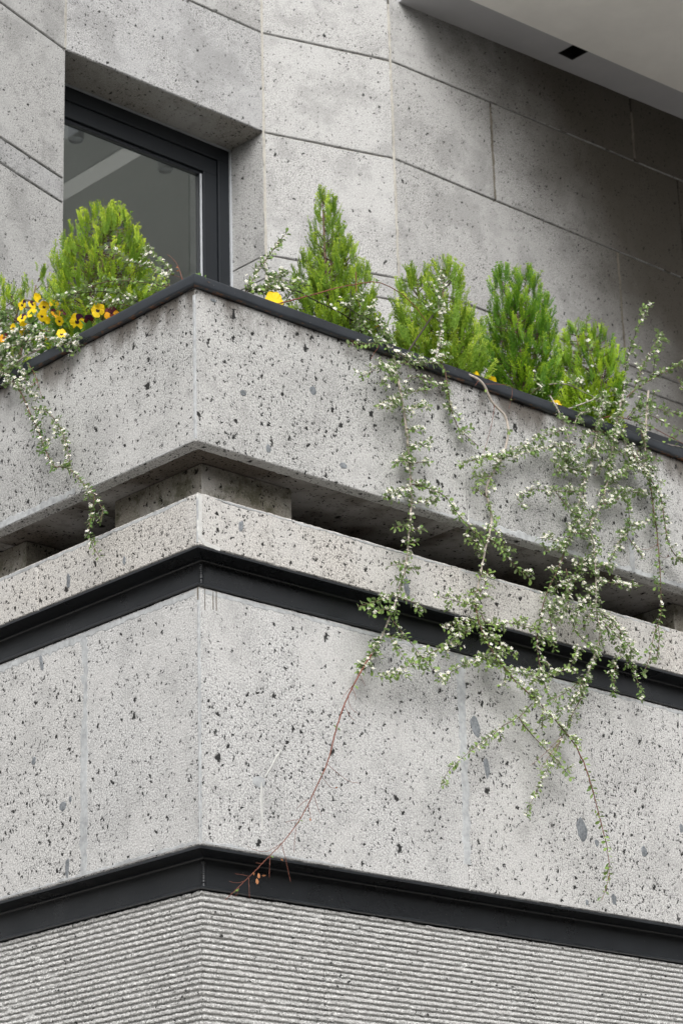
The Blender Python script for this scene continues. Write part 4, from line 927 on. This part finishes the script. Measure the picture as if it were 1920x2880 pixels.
# the dense tangle
b = Bush('R', 26, (1690, 1180), 'dense tangle of hanging cotoneaster covered in white flowers, right part of the planter')
for q, f, sp, mt, r in (([(1700, 1110), (1689, 1151), (1672, 1246), (1660, 1300), (1638, 1365), (1611, 1484)], .45, .7, 'stem_grey', .0052), ([(1750, 1110), (1740, 1151), (1723, 1243), (1709, 1338), (1692, 1413), (1658, 1477), (1669, 1535), (1674, 1610), (1675, 1712), (1686, 1780), (1669, 1848), (1648, 1900)], .42, .75, 'stem_grey', .0054),
                        ([(1611, 1484), (1587, 1552), (1563, 1610), (1534, 1675), (1517, 1746), (1509, 1807), (1516, 1865), (1531, 1928), (1547, 1966)], .4, .45, 'stem_brown', .003), ([(1648, 1900), (1637, 1953), (1611, 2004), (1582, 2068)], .35, .5, 'stem_brown', .0028), ([(1682, 1389), (1767, 1304), (1763, 1260), (1740, 1215)], .4, .5, 'stem_grey', .003),
                        ([(1546, 1114), (1570, 1158), (1590, 1209), (1597, 1236)], .2, .3, 'stem_grey', .0034), ([(1655, 1158), (1624, 1168), (1611, 1212)], .1, .2, 'stem_grey', .0034)):
    b.branch(q, (.0, -.05), (r, r * .55), 1.0 if r < .0034 or r > .005 else .55, f, sp, mt)
for q, f, sp in (([(1618, 1382), (1563, 1382), (1502, 1375), (1458, 1392), (1454, 1406)], .75, .3), ([(1563, 1386), (1590, 1420), (1618, 1450)], .4, .5), ([(1590, 1532), (1560, 1520), (1526, 1511)], .6, .4), ([(1590, 1540), (1560, 1545), (1529, 1549)], .5, .4), ([(1672, 1627), (1700, 1636), (1740, 1644), (1795, 1651)], .85, .3), ([(1696, 1729), (1740, 1773), (1760, 1807), (1795, 1848)], .8, .35),
                 ([(1692, 1746), (1737, 1790), (1760, 1831), (1784, 1892), (1802, 1956)], .35, .3), ([(1732, 1848), (1726, 1896), (1727, 1953)], .45, .3), ([(1655, 1304), (1680, 1270), (1696, 1243)], .5, .6), ([(1672, 1338), (1695, 1305), (1713, 1277)], .5, .6), ([(1825, 1389), (1767, 1382), (1720, 1380)], .6, .5), ([(1757, 1399), (1767, 1440), (1767, 1491), (1740, 1522), (1716, 1576)], .5, .4), ([(1767, 1515), (1790, 1545), (1808, 1566)], .35, .2),
                 ([(1604, 1729), (1621, 1780), (1665, 1824)], .25, .4), ([(1640, 1610), (1604, 1630), (1575, 1650)], .6, .5), ([(1563, 1603), (1543, 1600)], .5, .3), ([(1587, 1205), (1563, 1216), (1502, 1236), (1454, 1260), (1405, 1276)], .65, .3), ([(1618, 1250), (1536, 1260), (1468, 1277), (1400, 1290)], .65, .35), ([(1640, 1908), (1589, 1947), (1541, 1972)], .2, .3),
                 ([(1660, 1250), (1620, 1290), (1580, 1310), (1565, 1330)], .5, .6), ([(1650, 1330), (1610, 1320), (1570, 1300)], .6, .6), ([(1700, 1350), (1740, 1330), (1780, 1300)], .55, .6), ([(1680, 1420), (1720, 1410), (1760, 1390)], .5, .6), ([(1640, 1380), (1640, 1430), (1620, 1470)], .45, .6), ([(1660, 1500), (1620, 1500), (1600, 1490)], .4, .6), ([(1670, 1560), (1640, 1580), (1610, 1590)], .5, .6), ([(1675, 1600), (1700, 1590), (1715, 1610)], .6, .5),
                 ([(1590, 1600), (1600, 1660), (1570, 1690), (1540, 1720)], .6, .6), ([(1600, 1680), (1590, 1720), (1570, 1750)], .6, .5), ([(1674, 1650), (1640, 1690), (1620, 1730), (1600, 1760)], .6, .6), ([(1675, 1700), (1650, 1740), (1640, 1770)], .3, .6), ([(1680, 1720), (1710, 1735), (1728, 1748)], .2, .3), ([(1540, 1690), (1545, 1740), (1556, 1800), (1560, 1830)], .4, .4), ([(1700, 1760), (1730, 1810), (1745, 1850)], .7, .5), ([(1600, 1250), (1580, 1280), (1560, 1290)], .5, .5), ([(1690, 1215), (1660, 1215), (1625, 1230)], .5, .5), ([(1760, 1200), (1730, 1230), (1700, 1240)], .4, .6), ([(1720, 1260), (1750, 1275), (1790, 1300)], .5, .6), ([(1640, 1905), (1625, 1945), (1600, 1985), (1570, 2000)], .5, .4)):
    b.branch(q, (-.045, -.065), (.0020, .0008), 1.15, f, sp, bulk=.035)
b.finish()
# right-hand strands
b = Bush('R', 27, (1820, 1230), 'cotoneaster with two thin strands hanging at the right edge of the tangle')
b.branch([(1822, 1100), (1818, 1144), (1813, 1246), (1817, 1304)], (-.0, HG), (.0050, .0042), .35, .3, .5, 'stem_grey')
b.branch([(1817, 1304), (1828, 1370), (1835, 1423), (1845, 1491), (1851, 1559), (1856, 1644), (1856, 1729), (1839, 1780), (1825, 1848), (1808, 1896)], (HG, -.06), (.0034, .0012), .50, .08, .25, 'stem_brown', size=1.1)
b.branch([(1849, 1756), (1852, 1797), (1845, 1855)], (-.06, -.06), (.0018, .001), .8, .05, .3)
b.branch([(1770, 1250), (1791, 1301), (1832, 1355), (1856, 1399), (1866, 1457), (1876, 1518), (1893, 1556), (1925, 1585)], (-.05, -.075), (.0030, .0016), 1.15, .75, .4, 'stem_brown')
b.branch([(1839, 1454), (1801, 1474), (1770, 1480)], (-.06, -.07), (.0016, .0008), 1.1, .35, .5)
b.branch([(1790, 1265), (1800, 1300), (1830, 1320), (1850, 1360)], (-.06, -.07), (.0020, .0008), 1.1, .6, .6)
b.branch([(1800, 1210), (1815, 1260), (1830, 1300)], (-.05, -.06), (.0018, .0008), 1.0, .4, .6)
b.branch([(1850, 1530), (1820, 1545), (1795, 1542)], (-.06, -.06), (.0010, .0006), 0, 0, 0, 'stem_red'); b.branch([(1852, 1560), (1870, 1570), (1880, 1560)], (-.06, -.06), (.0010, .0006), .1, 0, 0, 'stem_red')
b.finish()
b = Bush('R', 28, (1760, 1190), 'upright cotoneaster with thin twigs standing against the dark wall at the right')
for q, lf, f, mt, r in (([(1749, 1140), (1749, 1106), (1761, 1016), (1783, 946), (1808, 890), (1828, 854)], .75, .22, 'stem_dark', .0026), ([(1761, 1117), (1797, 1087), (1834, 1064), (1878, 1042), (1925, 1022)], .7, .35, 'stem_brown', .0034), ([(1783, 1089), (1803, 1039), (1828, 988), (1856, 938)], .85, .4, 'stem_brown', .0018), ([(1834, 1061), (1842, 1000), (1856, 941)], .8, .3, 'stem_dark', .0018),
                        ([(1925, 1115), (1906, 1064)], .9, .4, 'stem_brown', .0015), ([(1720, 1110), (1699, 1081), (1662, 1000), (1648, 955), (1648, 890)], .35, .1, 'stem_brown', .0016), ([(1763, 1174), (1794, 1140), (1831, 1145), (1873, 1157), (1925, 1171)], .8, .12, 'stem_brown', .0024), ([(1772, 1182), (1822, 1168), (1859, 1185), (1895, 1204), (1925, 1220)], .85, .2, 'stem_brown', .0026),
                        ([(1676, 1182), (1718, 1171), (1766, 1179), (1831, 1202), (1925, 1251)], .08, 0, 'stem_red', .0028), ([(1831, 1238), (1873, 1249), (1925, 1259)], .3, .1, 'stem_grey', .0028), ([(1536, 1081), (1592, 1081), (1648, 1106), (1693, 1131), (1730, 1171)], .4, .3, 'stem_grey', .0034), ([(1595, 1151), (1682, 1120), (1749, 1109)], .4, .35, 'stem_grey', .0036), ([(1536, 1081), (1515, 1090), (1490, 1110)], 1., .3, 'stem_brown', .002),
                        ([(1766, 1179), (1790, 1145), (1800, 1110)], .7, .3, 'stem_dark', .0030), ([(1690, 1130), (1720, 1140), (1750, 1130)], 1., .5, 'stem_brown', .0016), ([(1640, 1095), (1620, 1070), (1600, 1062)], 1., .5, 'stem_brown', .0014), ([(1700, 1090), (1730, 1100), (1760, 1095)], 1., .4, 'stem_brown', .0014), ([(1820, 1180), (1830, 1140), (1835, 1110)], .9, .2, 'stem_brown', .0014), ([(1500, 1040), (1510, 1080), (1530, 1095)], .9, .3, 'stem_brown', .0014), ([(1700, 1150), (1660, 1150), (1625, 1165)], 1., .4, 'stem_brown', .0016)):
    b.branch(q, (.05, .05), (r, r * .45), lf, f, .22, mt, size=1.0)
b.finish()

# ------------------------------------------------------------------ pansies
def petal_mesh(L, W, seed, mark):
    rd = random.Random(seed); mb = MB(); n = 9; rows = ((.0, .10), (.22, .42), (.45, .78), (.68, .98), (.86, .84), (1.0, .45)); V = []; at_ = []
    for (y, k) in rows:
        for i in range(n):
            x = -1 + 2 * i / (n - 1); ruf = .045 * math.sin(i * 2.1 + seed) * y
            yy = y - .10 * x * x * y; z = .12 * y * y + ruf + .05 * (1 - x * x) * math.sin(y * 3)
            V.append((W * k * x, L * yy, L * z)); at_.append(yy / 1.0 * (1.0 if mark else 1.) + .12 * x * x)
    F = [(r * n + i, r * n + i + 1, (r + 1) * n + i + 1, (r + 1) * n + i) for r in range(len(rows) - 1) for i in range(n - 1)]
    mb.add(V, F, 0, at_); return mb.build('petal', 'p_yellow', None, attr='radial', link=False, smooth=True)
PET = {'low': petal_mesh(1., .62, 1, True), 'side': petal_mesh(.95, .50, 2, True), 'top': petal_mesh(1.05, .56, 3, False)}
def pansy_leaf_mesh():
    mb = MB(); V = []
    for (y, k) in ((0, .05), (.2, .20), (.5, .30), (.8, .20), (1, .03)): V += [(-k, y, .06 * k - .12 * y * y), (0, y, -.12 * y * y), (k, y, .06 * k - .12 * y * y)]
    mb.add(V, [(r * 3 + i, r * 3 + i + 1, r * 3 + i + 4, r * 3 + i + 3) for r in range(4) for i in range(2)]); return mb.build('leaf', 'pansy_leaf', None, link=False, smooth=True)
PLEAF = pansy_leaf_mesh()
def basis(q, x, y, z, L): return Matrix(((x.x * L, y.x * L, z.x * L, q.x), (x.y * L, y.y * L, z.y * L, q.y), (x.z * L, y.z * L, z.z * L, q.z), (0, 0, 0, 1)))
def pansy(side, px, py, dia, kind, face, label, o=.10, roll=0., seed=0, stemlen=.10, leaves=3):
    """face = (right, up) tilt of the flower seen from the street, 0 0 looks at it"""
    rd = random.Random(seed * 7 + 5); p = at(side, px, py, o); R = dia / 796 / 2 * 1.0
    f = (-FWD + RGT * face[0] + UPV * face[1]).normalized(); u = (UPV - f * UPV.dot(f)).normalized(); r = u.cross(f)
    u, r = u * math.cos(roll) + r * math.sin(roll), r * math.cos(roll) - u * math.sin(roll)
    base = p + Vector((0, 0, -stemlen)) + Vector((.02 * (side == 'R') + .025, .03, 0)) * .6
    root = thing('pansy', base, label, 'flower', 'pansies in the planter')
    low, top = {'blotch': ('p_blotch', 'p_yellow'), 'yellow': ('p_yellow', 'p_yellow'), 'purple': ('p_blotch', 'p_purple'), 'maroon': ('p_orange', 'p_maroon'), 'dark': ('p_maroon', 'p_purple')}[kind]
    for nm, ang, mt, dz in (('top', .42, top, -.003), ('top', -.42, top if kind != 'purple' else 'p_yellow', -.0042), ('side', 1.55, low, 0), ('side', -1.55, low, .0008), ('low', math.pi, low, .0016)):
        a = ang + rd.uniform(-.12, .12); y = u * math.cos(a) + r * math.sin(a); tilt = rd.uniform(-.25, .1); y = (y + f * tilt).normalized(); z = (f - y * f.dot(y)).normalized(); x = y.cross(z)
        o_ = bpy.data.objects.new('petal', PET[nm]); COL.objects.link(o_); o_.parent = root; o_.matrix_basis = basis(p + f * dz - base, x, y, z, R)
        o_.material_slots[0].link = 'OBJECT'; o_.material_slots[0].material = MAT[mt]
    mb = MB(); mb.tube([base, base.lerp(p, .6) - f * .012, p - f * .012 + u * .004, p - f * .002], [.0017, .0014, .0013, .0012], 6); mb.build('stalk', 'pansy_leaf', root, smooth=True)
    for j in range(leaves):
        a = rd.uniform(0, 6.28); y = Vector((math.cos(a), math.sin(a), rd.uniform(.5, 1.6))).normalized(); z = (Vector((0, 0, 1)) - FWD * .6); z = (z - y * z.dot(y)).normalized(); x = y.cross(z)
        o_ = bpy.data.objects.new('leaf', PLEAF); COL.objects.link(o_); o_.parent = root; o_.matrix_basis = basis(base.lerp(p, rd.uniform(.1, .55)) - base, x, y, z, rd.uniform(.035, .055))
PA = [('L', 106, 838, 34, 'yellow', (.9, .2), 'topmost all-yellow pansy of the left bunch, seen side on'), ('L', 64, 858, 36, 'purple', (-.8, .1), 'yellow pansy with dark purple back petals high at the left of the bunch'),
      ('L', 92, 857, 30, 'purple', (.7, .5), 'nodding purple-hooded pansy just left of the topmost yellow one'), ('L', 89, 880, 36, 'yellow', (-.5, .6), 'plain yellow pansy turned left in the middle of the left bunch'),
      ('L', 125, 863, 38, 'blotch', (.1, -.1), 'yellow pansy with black face near the top of the left bunch'), ('L', 153, 855, 32, 'blotch', (.4, .1), 'small black-faced yellow pansy at the upper right of the left bunch'),
      ('L', 119, 889, 36, 'blotch', (-.2, -.2), 'black-faced yellow pansy in the very centre of the left bunch'), ('L', 134, 901, 24, 'yellow', (.6, -.3), 'small narrow yellow pansy below the centre of the left bunch'),
      ('L', 63, 895, 36, 'purple', (-.4, .5), 'yellow pansy with two purple hood petals at the left of the bunch'), ('L', 66, 914, 28, 'yellow', (.3, -.6), 'yellow pansy hanging under the purple-hooded one'),
      ('L', 157, 881, 36, 'maroon', (.5, .3), 'orange-yellow pansy with maroon top right of the bunch centre'), ('L', 168, 903, 32, 'blotch', (-.3, -.5), 'yellow pansy looking down below the maroon-topped one'),
      ('L', 181, 877, 26, 'dark', (.6, .6), 'dark maroon pansy at the right end of the left bunch'), ('L', 38, 922, 28, 'blotch', (-.5, -.1), 'black-faced yellow pansy low at the left of the bunch'),
      ('L', 70, 935, 36, 'yellow', (.2, -.8), 'yellow pansy drooping just above the white cotoneaster flowers'), ('L', 218, 905, 52, 'purple', (-.1, -.35), 'large yellow pansy with spread purple upper petals close to the coping'),
      ('L', 251, 900, 34, 'dark', (.3, -.7), 'wilted brownish purple pansy between two large yellow ones'), ('L', 276, 873, 46, 'blotch', (-.05, -.05), 'large round black-faced yellow pansy facing the street, alone above the coping'),
      ('L', 315, 886, 50, 'maroon', (.2, .0), 'orange-yellow pansy with maroon top half hidden behind the coping, rightmost on the left side'), ('L', 174, 940, 36, 'blotch', (.2, .3), 'yellow pansy half covered by twigs just above the left coping'),
      ('L', 12, 950, 34, 'maroon', (-.6, .2), 'maroon and orange pansy at the left picture edge'), ('L', 122, 953, 28, 'maroon', (.2, -.2), 'small brownish pansy among cotoneaster leaves above the left coping'),
      ('R', 772, 846, 64, 'yellow', (.5, .6), 'big pure yellow pansy rising behind the coping below the pointed thuja'), ('R', 1057, 928, 34, 'yellow', (-.9, .2), 'yellow pansy hidden behind cotoneaster twigs, left of the pale thuja'),
      ('R', 1335, 1058, 34, 'yellow', (-.7, .4), 'small folded yellow pansy behind the bare grey stem'), ('R', 1380, 1076, 42, 'yellow', (.1, -.1), 'open yellow pansy peeping over the coping before the dense upright thuja'),
      ('R', 1561, 1143, 44, 'yellow', (-.1, .1), 'round yellow pansy crossed by a grey stem, rightmost of all')]
for i, (sd, px, py, dia, kd, fc, lb) in enumerate(PA):
    pansy(sd, px, py, dia, kd, fc, lb, o=.035 if sd == 'R' else .02 + max(0, (945 - py)) * .0005, roll=.3 * math.sin(i * 2.3), seed=i, stemlen=.08, leaves=4 if sd == 'L' else 2)
